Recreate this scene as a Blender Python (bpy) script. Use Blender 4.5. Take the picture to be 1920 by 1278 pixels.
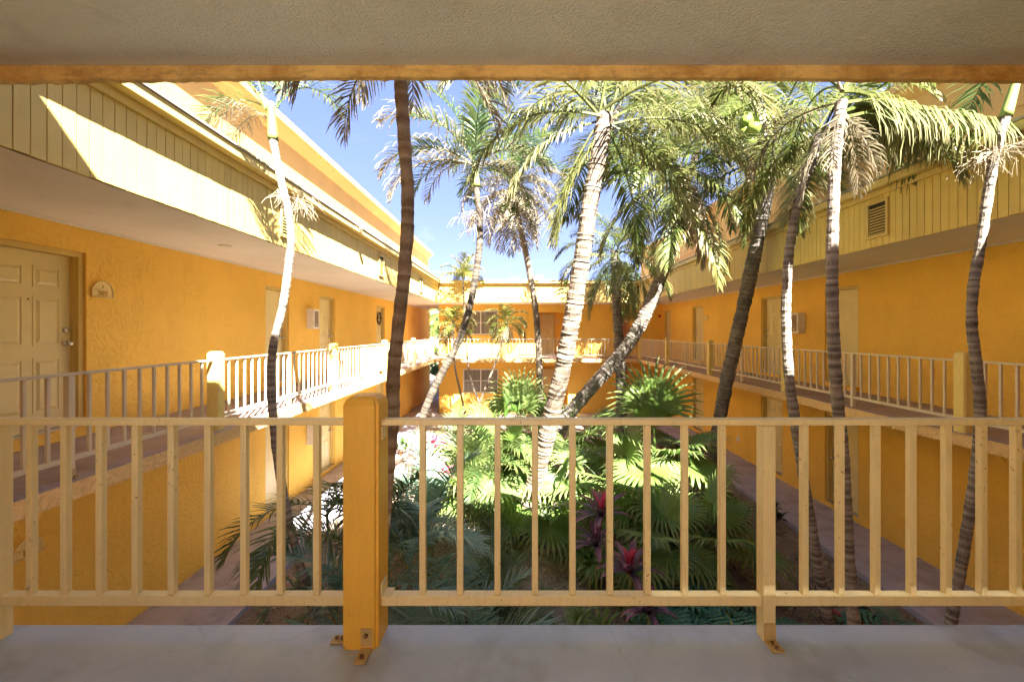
import bpy, bmesh, math, random
from mathutils import Vector, Matrix, noise
R = math.radians
rnd = random.Random(7)
for o in list(bpy.data.objects): bpy.data.objects.remove(o)
SC = bpy.context.scene
COL = SC.collection
# ------------------------------------------------------------------ camera
EYE = 4.05; F = 762.0; VX, VY = 970.0, 620.0
cam = bpy.data.cameras.new('camera'); camo = bpy.data.objects.new('camera', cam); COL.objects.link(camo)
camo.location = (0, 0, EYE); camo.rotation_euler = (R(90), 0, 0)
cam.sensor_fit = 'HORIZONTAL'; cam.sensor_width = 36; cam.lens = F/1920*36
cam.shift_x = -10/1920; cam.shift_y = -19/1920
cam.clip_start = .05; cam.clip_end = 2000
SC.camera = camo
# ------------------------------------------------------------------ world, sun, exposure
SD = Vector((-.45, 1.0, -1.11)).normalized()          # direction the sunlight travels
EL = math.asin(-SD.z); AZ = math.atan2(-SD.x, -SD.y)  # azimuth clockwise from +Y
w = bpy.data.worlds.new('World'); SC.world = w; w.use_nodes = True
nt = w.node_tree; bg = nt.nodes['Background']
sky = nt.nodes.new('ShaderNodeTexSky'); sky.sky_type = 'NISHITA'; sky.sun_disc = False
sky.sun_elevation = EL; sky.sun_rotation = AZ; sky.air_density = .55; sky.dust_density = .1; sky.ozone_density = 3.0
gmn = nt.nodes.new('ShaderNodeGamma'); gmn.inputs[1].default_value = .40
hsn = nt.nodes.new('ShaderNodeHueSaturation'); hsn.inputs['Saturation'].default_value = 1.6; hsn.inputs['Value'].default_value = 1.12
nt.links.new(sky.outputs[0], gmn.inputs[0]); nt.links.new(gmn.outputs[0], hsn.inputs['Color']); tnn = nt.nodes.new('ShaderNodeMix'); tnn.data_type = 'RGBA'; tnn.blend_type = 'MULTIPLY'; tnn.inputs[0].default_value = 1; tnn.inputs[7].default_value = (1.06, .87, 1.06, 1)
nt.links.new(hsn.outputs[0], tnn.inputs[6])
# thin wispy cloud all over the sky
tcw = nt.nodes.new('ShaderNodeTexCoord'); mpw = nt.nodes.new('ShaderNodeMapping'); mpw.inputs['Scale'].default_value = (1.2, 1.2, 5)
nzw = nt.nodes.new('ShaderNodeTexNoise'); nzw.inputs['Scale'].default_value = 2.2; nzw.inputs['Detail'].default_value = 8; nzw.inputs['Roughness'].default_value = .6; nzw.inputs['Distortion'].default_value = .5
rpw = nt.nodes.new('ShaderNodeValToRGB'); rpw.color_ramp.elements[0].position = .54; rpw.color_ramp.elements[1].position = .80; rpw.color_ramp.elements[1].color = (.6, .6, .6, 1)
clw = nt.nodes.new('ShaderNodeHueSaturation'); clw.inputs['Saturation'].default_value = .35; clw.inputs['Value'].default_value = 1.15
mxw = nt.nodes.new('ShaderNodeMix'); mxw.data_type = 'RGBA'
for a_, b_ in ((tcw.outputs['Generated'], mpw.inputs[0]), (mpw.outputs[0], nzw.inputs['Vector']), (nzw.outputs['Fac'], rpw.inputs[0]), (rpw.outputs[0], mxw.inputs[0]), (tnn.outputs[2], clw.inputs['Color']), (tnn.outputs[2], mxw.inputs[6]), (clw.outputs[0], mxw.inputs[7]), (mxw.outputs[2], bg.inputs[0])): nt.links.new(a_, b_)
bg.inputs[1].default_value = 0.05
sun = bpy.data.lights.new('sun', 'SUN'); sun.energy = 4.1; sun.angle = R(.5); sun.color = (1, .94, .84)
suno = bpy.data.objects.new('sun', sun); COL.objects.link(suno)
suno.rotation_euler = SD.to_track_quat('-Z', 'Y').to_euler(); suno.location = (10, -20, 30)
vs = SC.view_settings; vs.view_transform = 'Standard'; vs.look = 'None'; vs.gamma = 1; vs.use_curve_mapping = False
vs.exposure = 3.92
SC.cycles.max_bounces = 16; SC.cycles.diffuse_bounces = 12; SC.cycles.transmission_bounces = 4

def P(px, py, Y):
    return Vector(((px-VX)/F*Y, Y, EYE-(py-VY)/F*Y))
# ------------------------------------------------------------------ materials
def mat(name):
    m = bpy.data.materials.new(name); m.use_nodes = True
    return m, m.node_tree, m.node_tree.nodes['Principled BSDF']
def N(t, kind, **kw):
    n = t.nodes.new(kind)
    for k, v in kw.items():
        if k in n.inputs: n.inputs[k].default_value = v
        else: setattr(n, k, v)
    return n
def ramp(t, fac, stops):
    r = t.nodes.new('ShaderNodeValToRGB'); e = r.color_ramp.elements
    while len(e) < len(stops): e.new(.5)
    for i, (p, c) in enumerate(stops):
        e[i].position = p; e[i].color = (c[0], c[1], c[2], 1) if hasattr(c, '__len__') else (c, c, c, 1)
    t.links.new(fac, r.inputs[0]); return r.outputs[0]
def mix(t, fac, a, b, mode='MIX'):
    m = t.nodes.new('ShaderNodeMix'); m.data_type = 'RGBA'; m.blend_type = mode
    for k, v in ((0, fac), (6, a), (7, b)):
        if hasattr(v, 'node'): t.links.new(v, m.inputs[k])
        elif k == 0: m.inputs[0].default_value = v
        else: m.inputs[k].default_value = (v[0], v[1], v[2], 1)
    return m.outputs[2]
def pos(t): return t.nodes.new('ShaderNodeNewGeometry').outputs['Position']
def noi(t, vec, scale, detail=4, rough=.55, dist=0):
    n = N(t, 'ShaderNodeTexNoise', Scale=scale, Detail=detail, Roughness=rough, Distortion=dist)
    t.links.new(vec, n.inputs['Vector']); return n.outputs['Fac']
def scaled(t, vec, s):
    m = t.nodes.new('ShaderNodeMapping'); m.inputs['Scale'].default_value = s
    t.links.new(vec, m.inputs['Vector']); return m.outputs[0]
def bump(t, h, strength, dist, prev=None):
    b = N(t, 'ShaderNodeBump', Strength=strength, Distance=dist)
    t.links.new(h, b.inputs['Height'])
    if prev: t.links.new(prev, b.inputs['Normal'])
    return b.outputs[0]
def mul(t, a, b):
    m = t.nodes.new('ShaderNodeMath'); m.operation = 'MULTIPLY'
    t.links.new(a, m.inputs[0])
    if hasattr(b, 'node'): t.links.new(b, m.inputs[1])
    else: m.inputs[1].default_value = b
    return m.outputs[0]

def stucco(name, c, var=.12, rough=.85, bs=.5, dirt=(.35, .2, .08), dirtamt=.25, big=9):
    m, t, p = mat(name); v = pos(t)
    n1 = noi(t, v, .9, 5); n2 = noi(t, v, 6, 5, .6)
    a = mix(t, ramp(t, n1, [(.3, 0), (.7, 1)]), [x*(1-var) for x in c], [min(1, x*(1+var*.6)) for x in c])
    st = noi(t, scaled(t, v, (2.2, 2.2, .35)), 1.6, 6, .65)
    a = mix(t, mul(t, ramp(t, st, [(.55, 0), (.75, 1)]), dirtamt), a, dirt)
    a = mix(t, mul(t, ramp(t, n2, [(.62, 0), (.8, 1)]), .18), a, (min(1, c[0]*1.25), min(1, c[1]*1.25), c[2]*1.4))
    t.links.new(a, p.inputs['Base Color']); p.inputs['Roughness'].default_value = rough
    pt_ = noi(t, scaled(t, v, (1, .45, 1.3)), .8, 2, .4)
    a = mix(t, mul(t, ramp(t, pt_, [(.52, 0), (.56, 1)]), .10), a, [min(1, x*1.12) for x in c])
    fine = noi(t, v, 34, 5, .8)
    a = mix(t, mul(t, ramp(t, fine, [(.64, 0), (.72, 1)]), .35), a, dirt)
    t.links.new(a, p.inputs['Base Color'])
    g = noi(t, v, big, 3, .5, 1.6); f = noi(t, v, 120, 3)
    b = bump(t, ramp(t, g, [(.42, 0), (.58, 1)]), bs, .012)
    b = bump(t, f, .25, .004, b)
    t.links.new(b, p.inputs['Normal']); return m
def paint(name, c, rough=.45, var=.06, grain=0, chips=.0, chipc=(.25, .13, .06), randv=.08):
    m, t, p = mat(name); v = pos(t)
    n1 = noi(t, v, 3, 4)
    a = mix(t, ramp(t, n1, [(.3, 0), (.7, 1)]), [x*(1-var) for x in c], [min(1, x*(1+var)) for x in c])
    oi = t.nodes.new('ShaderNodeObjectInfo')
    rr = ramp(t, oi.outputs['Random'], [(0, 1-randv), (1, 1)])
    a = mix(t, 1.0, a, rr, 'MULTIPLY')
    if chips:
        ch = noi(t, v, 55, 5, .75); lg = noi(t, v, 4, 3)
        a = mix(t, mul(t, ramp(t, ch, [(.655-chips, 0), (.675-chips, 1)]), ramp(t, lg, [(.45, 0), (.6, 1)])), a, chipc)
        dr = noi(t, scaled(t, v, (9, 9, 1.2)), 5, 5, .7)
        a = mix(t, mul(t, ramp(t, dr, [(.5, 0), (.75, 1)]), .28), a, [x*.55 for x in c])
    t.links.new(a, p.inputs['Base Color'])
    t.links.new(ramp(t, noi(t, v, 14, 4), [(.2, rough-.1), (.8, rough+.12)]), p.inputs['Roughness'])
    h = noi(t, scaled(t, v, (40, 40, 3)) if grain else v, 2 if grain else 45, 4)
    t.links.new(bump(t, h, .3 if grain else .12, .003), p.inputs['Normal']); return m
def flat(name, c, rough=.5, metal=0):
    m, t, p = mat(name); v = pos(t)
    t.links.new(mix(t, ramp(t, noi(t, v, 9, 4), [(.3, 0), (.7, 1)]), [x*.88 for x in c], [min(1, x*1.08) for x in c]), p.inputs['Base Color'])
    p.inputs['Roughness'].default_value = rough; p.inputs['Metallic'].default_value = metal; return m

M = {}
M['wall'] = stucco('orange stucco', (.90, .56, .10), var=.10, bs=.55, dirtamt=.12, dirt=(.45, .22, .04), big=7)
M['slabedge'] = stucco('peach slab edge', (.78, .52, .23), bs=.9, big=12, dirtamt=.3)
M['upper'] = stucco('peach parapet stucco', (.66, .40, .13), bs=.2, dirtamt=.12, dirt=(.5, .3, .12), big=5)
M['eave'] = stucco('orange eave', (.66, .38, .15), bs=.2, dirtamt=.3)
M['soffit'] = stucco('soffit plaster', (.78, .74, .67), var=.08, bs=.25, big=18, dirtamt=.2, dirt=(.4, .3, .2))
M['ceil'] = stucco('rough ceiling plaster', (.72, .71, .58), var=.1, bs=.5, big=38, dirtamt=.3, dirt=(.34, .24, .16))
M['board'] = paint('pale yellow board', (.74, .565, .18), rough=.6, grain=1, var=.06, randv=.10)
M['trim'] = paint('yellow trim', (.72, .55, .20), rough=.5, chips=.02)
M['rail'] = paint('cream rail paint', (.66, .56, .40), rough=.38, chips=.015)
M['railnear'] = paint('worn cream paint bounce tinted', (.82, .68, .36), rough=.36, chips=.032)  # chipped cream paint, with warm bounced light also put into its colour
M['post'] = paint('yellow post paint', (.80, .62, .20), rough=.45, chips=.01)
M['postnear'] = paint('bounce tinted post paint', (.80, .46, .055), rough=.45, chips=.01)  # yellow post paint with the orange wall bounce painted into its colour
M['door'] = paint('pale door paint', (.74, .62, .30), rough=.35, randv=.04)
M['frame'] = paint('ochre door frame', (.66, .48, .14), rough=.4)
M['white'] = flat('white enamel', (.78, .76, .70), .4)
M['metal'] = flat('brushed metal', (.6, .58, .55), .3, 1)
M['rust'] = flat('rusty painted bracket', (.50, .36, .16), .6)
M['bolt'] = flat('rusty bolt', (.16, .07, .03), .7)
M['dark'] = flat('dark gap', (.03, .028, .025), .8)
M['red'] = flat('red alarm', (.5, .04, .03), .4)
M['plaque'] = paint('tan plaque', (.84, .66, .28), rough=.5)
M['plaqueu'] = paint('tan plaque raised lettering', (.55, .33, .08), rough=.5)
M['roof'] = flat('gravel roof', (.34, .31, .27), .9)
M['blind'] = flat('window blind', (.55, .50, .42), .7)
# weathered drip beam
m, t, p = mat('weathered beam'); v = pos(t)
a = mix(t, ramp(t, noi(t, v, 5, 6, .7), [(.35, 0), (.6, 1)]), (.50, .27, .06), (.78, .52, .17))
a = mix(t, mul(t, ramp(t, noi(t, scaled(t, v, (.35, 1, 1)), 26, 7, .8), [(.5, 0), (.75, 1)]), .8), a, (.22, .12, .045))
t.links.new(a, p.inputs['Base Color']); p.inputs['Roughness'].default_value = .9
t.links.new(bump(t, noi(t, v, 60, 5), .7, .01), p.inputs['Normal']); M['beam'] = m
# floors
def floor_mat(name, c, c2, rough, joint=None):
    m, t, p = mat(name); v = pos(t)
    a = mix(t, ramp(t, noi(t, v, 1.3, 6, .6), [(.3, 0), (.7, 1)]), c, c2)
    a = mix(t, mul(t, ramp(t, noi(t, v, 28, 6, .75), [(.62, 0), (.72, 1)]), .5), a, [x*.55 for x in c])
    a = mix(t, mul(t, ramp(t, noi(t, scaled(t, v, (1, 3, 1)), 9, 6, .8), [(.66, 0), (.7, 1)]), .5), a, (.55, .53, .5))
    vc = N(t, 'ShaderNodeTexVoronoi', Scale=.9); vc.feature = 'DISTANCE_TO_EDGE'
    wn_ = N(t, 'ShaderNodeTexNoise', Scale=3.0, Detail=6.0); t.links.new(v, wn_.inputs['Vector'])
    ws = t.nodes.new('ShaderNodeVectorMath'); ws.operation = 'SCALE'; ws.inputs['Scale'].default_value = .35; t.links.new(wn_.outputs['Color'], ws.inputs[0])
    wa = t.nodes.new('ShaderNodeVectorMath'); wa.operation = 'ADD'; t.links.new(v, wa.inputs[0]); t.links.new(ws.outputs[0], wa.inputs[1]); t.links.new(wa.outputs[0], vc.inputs['Vector'])
    a = mix(t, mul(t, ramp(t, vc.outputs['Distance'], [(0, 1), (.004, 0)]), .25), a, [x*.35 for x in c])
    a = mix(t, mul(t, ramp(t, noi(t, v, 2.4, 5, .65), [(.50, 0), (.64, 1)]), .5), a, [c[0]*.62, c[1]*.56, c[2]*.46])
    a = mix(t, mul(t, ramp(t, noi(t, scaled(t, v, (6, 1, 1)), 5, 6, .8), [(.6, 0), (.68, 1)]), .4), a, [min(1, x*1.25) for x in c])
    if joint:
        br = N(t, 'ShaderNodeTexBrick', Scale=1.0); br.offset = 0
        br.inputs['Brick Width'].default_value = 60; br.inputs['Row Height'].default_value = joint; br.inputs['Mortar Size'].default_value = .008
        t.links.new(v, br.inputs['Vector']); a = mix(t, mul(t, br.outputs['Fac'], .6), a, [x*.4 for x in c])
    t.links.new(a, p.inputs['Base Color'])
    t.links.new(ramp(t, noi(t, v, 3, 5), [(.3, rough-.12), (.7, rough+.15)]), p.inputs['Roughness'])
    b = bump(t, noi(t, v, 60, 5, .7), .25, .003); b = bump(t, noi(t, v, 3.5, 3), .3, .01, b)
    t.links.new(b, p.inputs['Normal']); return m
M['floor'] = floor_mat('grey painted concrete', (.34, .41, .53), (.48, .54, .63), .42)  # grey paint with the blue of the skylight put into its colour
M['walk'] = floor_mat('mauve brown walkway paint', (.31, .235, .225), (.40, .32, .30), .5)
M['path'] = floor_mat('mauve path concrete', (.38, .37, .46), (.50, .48, .56), .6, joint=1.5)
# mulch ground
m, t, p = mat('mulch soil'); v = pos(t)
a = mix(t, ramp(t, noi(t, v, 1.2, 6, .65), [(.35, 0), (.65, 1)]), (.17, .125, .095), (.34, .27, .21))
vo = N(t, 'ShaderNodeTexVoronoi', Scale=32.0); t.links.new(v, vo.inputs['Vector'])
a = mix(t, ramp(t, vo.outputs['Distance'], [(.15, .55), (.6, 0)]), a, (.34, .27, .21))
t.links.new(a, p.inputs['Base Color']); p.inputs['Roughness'].default_value = .95
t.links.new(bump(t, vo.outputs['Distance'], .8, .02), p.inputs['Normal']); M['mulch'] = m
m, t, p = mat('pale sand gravel'); v = pos(t)
a = mix(t, ramp(t, noi(t, v, 3, 6, .65), [(.35, 0), (.65, 1)]), (.22, .18, .14), (.40, .35, .28))
vo = N(t, 'ShaderNodeTexVoronoi', Scale=26.0); t.links.new(v, vo.inputs['Vector'])
a = mix(t, ramp(t, vo.outputs['Distance'], [(.1, .4), (.6, 0)]), a, (.28, .2, .14))
t.links.new(a, p.inputs['Base Color']); p.inputs['Roughness'].default_value = .95
t.links.new(bump(t, vo.outputs['Distance'], .8, .02), p.inputs['Normal']); M['sand'] = m
m, t, p = mat('litter'); 
a = t.nodes.new('ShaderNodeAttribute'); a.attribute_name = 'tint'
t.links.new(a.outputs['Color'], p.inputs['Base Color']); p.inputs['Roughness'].default_value = .9; M['litter'] = m
# glass
m, t, p = mat('window glass'); p.inputs['Base Color'].default_value = (.03, .035, .04, 1); p.inputs['Roughness'].default_value = .08
p.inputs['Alpha'].default_value = 1; M['glass'] = m
m, t, p = mat('cabinet glass'); p.inputs['Base Color'].default_value = (.30, .22, .18, 1); p.inputs['Roughness'].default_value = .1; M['cabglass'] = m
# foliage
def leafmat(name, c1, c2, tip=None, rough=.4, trans=.35, tipamt=.6):
    m, t, p = mat(name); v = pos(t)
    oi = t.nodes.new('ShaderNodeObjectInfo')
    n = noi(t, v, 2.2, 4); 
    ad = t.nodes.new('ShaderNodeMath'); ad.operation = 'ADD'; t.links.new(n, ad.inputs[0])
    t.links.new(mul(t, oi.outputs['Random'], .5), ad.inputs[1])
    a = mix(t, ramp(t, ad.outputs[0], [(.45, 0), (1.0, 1)]), c1, c2)
    if tip:
        at = t.nodes.new('ShaderNodeAttribute'); at.attribute_name = 'along'
        a = mix(t, mul(t, ramp(t, at.outputs['Fac'], [(.35, 0), (1, 1)]), tipamt), a, tip)
    t.links.new(a, p.inputs['Base Color']); p.inputs['Roughness'].default_value = rough
    tr = t.nodes.new('ShaderNodeBsdfTranslucent'); t.links.new(a, tr.inputs[0])
    ms = t.nodes.new('ShaderNodeMixShader'); ms.inputs[0].default_value = trans
    out = [q for q in t.nodes if q.type == 'OUTPUT_MATERIAL'][0]
    t.links.new(p.outputs[0], ms.inputs[1]); t.links.new(tr.outputs[0], ms.inputs[2]); t.links.new(ms.outputs[0], out.inputs[0])
    return m
M['coco'] = leafmat('coconut leaf', (.065, .105, .022), (.17, .20, .055), (.27, .22, .10), rough=.38)
M['cocodead'] = leafmat('dead coconut leaf', (.24, .17, .11), (.42, .33, .22), (.48, .40, .3), rough=.7, trans=.2)
M['cocopale'] = leafmat('pale coconut leaf', (.10, .135, .035), (.20, .21, .075), (.36, .30, .18), rough=.4)
M['areca'] = leafmat('areca leaf', (.06, .11, .035), (.12, .18, .05), (.30, .26, .10), tipamt=.4)
M['arecay'] = leafmat('yellow areca leaf', (.07, .11, .015), (.16, .17, .025), (.34, .25, .12))
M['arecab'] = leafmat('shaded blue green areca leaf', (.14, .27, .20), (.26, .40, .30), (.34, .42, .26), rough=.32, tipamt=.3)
M['arecap'] = leafmat('dry pale areca leaf', (.16, .14, .08), (.27, .23, .15), (.34, .29, .22), rough=.6)
M['fan'] = leafmat('fan palm leaf', (.10, .19, .05), (.20, .30, .085), (.36, .36, .14), tipamt=.5)
M['fany'] = leafmat('bright fan palm leaf', (.09, .17, .03), (.16, .25, .05), (.30, .34, .14))
M['fandead'] = leafmat('dead fan leaf', (.26, .20, .13), (.40, .32, .22), rough=.7, trans=.2)
M['philo'] = leafmat('philodendron leaf', (.07, .22, .15), (.12, .30, .2), rough=.3, trans=.2)
M['cordy'] = leafmat('dark purple cordyline leaf', (.10, .07, .11), (.24, .14, .19), (.30, .07, .10), rough=.3, trans=.2)
M['cordyr'] = leafmat('pink cordyline leaf', (.55, .06, .12), (.75, .12, .22), rough=.35, trans=.3)
M['croton'] = leafmat('dark croton leaf', (.03, .035, .03), (.08, .09, .05), rough=.3, trans=.15)
M['shrub'] = leafmat('green shrub leaf', (.05, .11, .025), (.14, .22, .05), rough=.4)
M['varieg'] = leafmat('striped dracaena leaf', (.16, .26, .06), (.32, .38, .12), rough=.35)
M['husk'] = leafmat('coconut husk', (.12, .20, .03), (.22, .28, .05), rough=.35, trans=0)
M['stalk'] = flat('pale flower stalk', (.34, .28, .19), .7)
M['shaft'] = flat('green crownshaft', (.22, .28, .08), .4)
M['petiole'] = flat('petiole', (.24, .26, .07), .5)
def trunkmat(name, c1, c2, ring):
    m, t, p = mat(name); v = pos(t)
    a = mix(t, ramp(t, noi(t, v, 5, 6, .7), [(.4, 0), (.62, 1)]), c1, c2)
    a = mix(t, ramp(t, noi(t, v, 38, 5, .75), [(.45, 0), (.7, .75)]), a, [x*.5 for x in c1])
    at = t.nodes.new('ShaderNodeAttribute'); at.attribute_name = 'along'
    a = mix(t, mul(t, at.outputs['Fac'], .75), a, ring)
    t.links.new(a, p.inputs['Base Color']); p.inputs['Roughness'].default_value = .85
    b = bump(t, noi(t, scaled(t, v, (1, 1, .35)), 60, 5), .8, .01); t.links.new(b, p.inputs['Normal']); return m
M['trunkg'] = trunkmat('grey palm bark', (.17, .13, .095), (.31, .26, .20), (.06, .045, .03))
M['trunkb'] = trunkmat('brown palm bark', (.13, .08, .045), (.27, .18, .11), (.42, .34, .25))
M['trunks'] = trunkmat('mottled slim palm bark', (.085, .07, .056), (.24, .20, .16), (.44, .39, .32))
M['trunkt'] = trunkmat('taupe palm bark', (.04, .03, .022), (.10, .08, .06), (.15, .12, .09))
M['trunkd'] = trunkmat('dark palm bark', (.13, .11, .095), (.30, .265, .22), (.05, .04, .03))

# ------------------------------------------------------------------ helpers
def link(o, parent=None):
    COL.objects.link(o)
    if parent: o.parent = parent
    return o
def tag(o, label=None, cat=None, group=None, kind=None):
    if label: o['label'] = label
    if cat: o['category'] = cat
    if group: o['group'] = group
    if kind: o['kind'] = kind
    return o
def empty(name, loc=(0, 0, 0), rz=0, label=None, cat=None, group=None):
    o = bpy.data.objects.new(name, None); o.location = loc; o.rotation_euler = (0, 0, rz); o.empty_display_size = .2
    link(o); return tag(o, label, cat, group)
class MB:
    def __init__(s): s.v = []; s.f = []; s.a = None
    def quad(s, a, b, c, d):
        n = len(s.v); s.v += [a, b, c, d]; s.f.append((n, n+1, n+2, n+3))
    def box(s, x0, x1, y0, y1, z0, z1):
        n = len(s.v)
        s.v += [(x, y, z) for z in (z0, z1) for y in (y0, y1) for x in (x0, x1)]
        s.f += [tuple(n+i for i in q) for q in ((0, 2, 3, 1), (4, 5, 7, 6), (0, 1, 5, 4), (2, 6, 7, 3), (0, 4, 6, 2), (1, 3, 7, 5))]
        return s
    def prism(s, pts, ax, a0, a1):           # profile pts (u,v) extruded along axis ax ('x': (a,u,v), 'y': (u,a,v), 'z': (u,v,a))
        n = len(s.v); k = len(pts)
        for a in (a0, a1):
            for u, v in pts: s.v.append({'x': (a, u, v), 'y': (u, a, v), 'z': (u, v, a)}[ax])
        s.f.append(tuple(n+i for i in range(k))); s.f.append(tuple(n+k+i for i in reversed(range(k))))
        for i in range(k):
            j = (i+1) % k; s.f.append((n+i, n+k+i, n+k+j, n+j))
        return s
    def tube(s, pts, rad, sides=8, cap=True):
        n0 = len(s.v); prev = None
        for i, p in enumerate(pts):
            p = Vector(p); tdir = (Vector(pts[min(i+1, len(pts)-1)])-Vector(pts[max(i-1, 0)])).normalized()
            u = prev - tdir*prev.dot(tdir) if prev else tdir.orthogonal()
            u.normalize(); prev = u; w_ = tdir.cross(u)
            r = rad[i] if hasattr(rad, '__len__') else rad
            for k in range(sides):
                a = 2*math.pi*k/sides; s.v.append(tuple(p+(u*math.cos(a)+w_*math.sin(a))*r))
        for i in range(len(pts)-1):
            for k in range(sides):
                a = n0+i*sides+k; b = n0+i*sides+(k+1) % sides
                s.f.append((a, b, b+sides, a+sides))
        if cap:
            s.f.append(tuple(n0+k for k in reversed(range(sides)))); e = n0+(len(pts)-1)*sides
            s.f.append(tuple(e+k for k in range(sides)))
        return s
    def mesh(s, name, m, smooth=False, bev=0, attr=None):
        me = bpy.data.meshes.new(name); me.from_pydata([tuple(q) for q in s.v], [], s.f)
        if attr:
            at = me.attributes.new('along', 'FLOAT', 'POINT'); at.data.foreach_set('value', attr)
        if not attr:
            bm = bmesh.new(); bm.from_mesh(me)
            bmesh.ops.recalc_face_normals(bm, faces=bm.faces)
            if bev: bmesh.ops.bevel(bm, geom=[e for e in bm.edges], offset=bev, segments=2, affect='EDGES', profile=.5)
            bm.to_mesh(me); bm.free()
        if smooth: me.polygons.foreach_set('use_smooth', [True]*len(me.polygons))
        me.materials.append(M[m]); me.update(); return me
    def build(s, name, m, parent=None, **kw):
        o = bpy.data.objects.new(name, s.mesh(name, m, **kw))
        if parent is not None:
            link(o, parent); o.matrix_parent_inverse = Matrix.Identity(4)
        else: link(o)
        return o
def inst(name, me, parent, loc=(0, 0, 0), rot=(0, 0, 0), sc=1):
    o = bpy.data.objects.new(name, me); o.location = loc; o.rotation_euler = rot
    o.scale = (sc, sc, sc) if not hasattr(sc, '__len__') else sc
    return link(o, parent)
def setting(mb, name, m, **kw): return tag(mb.build(name, m, **kw), kind='structure')
def copy_tree(o, parent=None):
    c = o.copy(); COL.objects.link(c); c.parent = parent
    for ch in list(o.children): copy_tree(ch, c)
    return c

# ------------------------------------------------------------------ dimensions
FL = 2.80; CE = 5.32; BT = 6.09; TT = 6.27      # upper floor, ceiling, board top, trim top
XL, XR, YF = -5.27, 7.0, 19.6                    # wall faces
EL_, ER, EF, EN = -3.68, 5.40, 18.1, 1.73        # slab edges
FLX, FRX, FFY, FNY = -3.52, 5.40, 17.95, 1.98    # fascia planes

# ------------------------------------------------------------------ ground, paths
g = MB(); g.quad((-300, -300, -.03), (300, -300, -.03), (300, 400, -.03), (-300, 400, -.03)); setting(g, 'ground', 'mulch')
# uneven garden bed
g = MB(); nx, ny = 90, 160
def gz(x, y):
    e = max(0, min(1, (x+3.95)/.53, (5.65-x)/.53, (y-.5)/.55, (18.2-y)/.55))
    return .01+e*(.07*noise.noise(Vector((x*.8, y*.8, 0)))+.02*noise.noise(Vector((x*5, y*5, 3)))+.06)
for j in range(ny+1):
    for i in range(nx+1):
        x = -3.95+9.6*i/nx; y = .5+17.7*j/ny
        g.v.append((x, y, gz(x, y)))
for j in range(ny):
    for i in range(nx):
        a = j*(nx+1)+i; g.f.append((a, a+1, a+nx+2, a+nx+1))
setting(g, 'garden_bed', 'mulch', smooth=True)
g = MB(); rr = random.Random(3)
cl = [(-2.9, 18.2, 1.1), (-3.0, 15, 1.0), (-2.4, 12.5, 1.1), (-1.2, 11, 1.0), (.2, 10.2, .8), (1.6, 9.9, .6)]
prevL = None
for k in range(41):
    u = k/40*(len(cl)-1); i = min(int(u), len(cl)-2); f_ = u-i
    x = cl[i][0]*(1-f_)+cl[i+1][0]*f_; y = cl[i][1]*(1-f_)+cl[i+1][1]*f_; hw = cl[i][2]*(1-f_)+cl[i+1][2]*f_
    dx = cl[i+1][0]-cl[i][0]; dy = cl[i+1][1]-cl[i][1]; l = math.hypot(dx, dy); nx_, ny_ = -dy/l, dx/l
    hw *= 1+.25*noise.noise(Vector((k*.4, 0, 0)))
    row = [(x+nx_*hw*s, y+ny_*hw*s, .105+.06*(1-s*s)+.03*noise.noise(Vector((x*2+s, y*2, 0)))) for s in (-1, -.5, 0, .5, 1)]
    n = len(g.v); g.v += row
    if k:
        for q in range(4): g.f.append((n-5+q, n-4+q, n+q+1, n+q))
setting(g, 'gravel', 'sand', smooth=True)
g = MB(); g.box(XL, -3.9, -.4, 24.5, -.1, .10); setting(g, 'path', 'path')
g = MB(); g.box(5.62, XR, -.4, 24.5, -.1, .10); setting(g, 'path', 'path')
g = MB(); g.box(-3.9, 5.62, 18.2, YF, -.1, .10); setting(g, 'path', 'path')
g = MB(); g.box(-3.9, 5.62, -.4, .6, -.1, .10); setting(g, 'path', 'path')

# ------------------------------------------------------------------ walls with openings
def wall(axis, c, out, a0, a1, z0, z1, holes, depth=.16):
    """plane at coordinate c, facing +out(1/-1) along the other axis; holes (a,b,zlo,zhi)"""
    mb = MB()
    A = sorted({a0, a1, *[h[0] for h in holes], *[h[1] for h in holes]}); Z = sorted({z0, z1, *[h[2] for h in holes], *[h[3] for h in holes]})
    def pt(a, z, d=0): return (c-out*d, a, z) if axis == 'y' else (a, c-out*d, z)
    for i in range(len(A)-1):
        for k in range(len(Z)-1):
            am, zm = (A[i]+A[i+1])/2, (Z[k]+Z[k+1])/2
            if any(h[0] < am < h[1] and h[2] < zm < h[3] for h in holes): continue
            mb.quad(pt(A[i], Z[k]), pt(A[i+1], Z[k]), pt(A[i+1], Z[k+1]), pt(A[i], Z[k+1]))
    for (a, b, lo, hi) in holes:
        mb.quad(pt(a, lo), pt(a, hi), pt(a, hi, depth), pt(a, lo, depth)); mb.quad(pt(b, lo), pt(b, hi), pt(b, hi, depth), pt(b, lo, depth))
        mb.quad(pt(a, hi), pt(b, hi), pt(b, hi, depth), pt(a, hi, depth)); mb.quad(pt(a, lo), pt(b, lo), pt(b, lo, depth), pt(a, lo, depth))
    # solid back
    B = depth+.02
    mb.quad(pt(a0, z0, B), pt(a1, z0, B), pt(a1, z1, B), pt(a0, z1, B))
    mb.quad(pt(a0, z0), pt(a0, z1), pt(a0, z1, B), pt(a0, z0, B)); mb.quad(pt(a1, z0), pt(a1, z1), pt(a1, z1, B), pt(a1, z0, B))
    mb.quad(pt(a0, z1), pt(a1, z1), pt(a1, z1, B), pt(a0, z1, B))
    return mb

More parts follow.
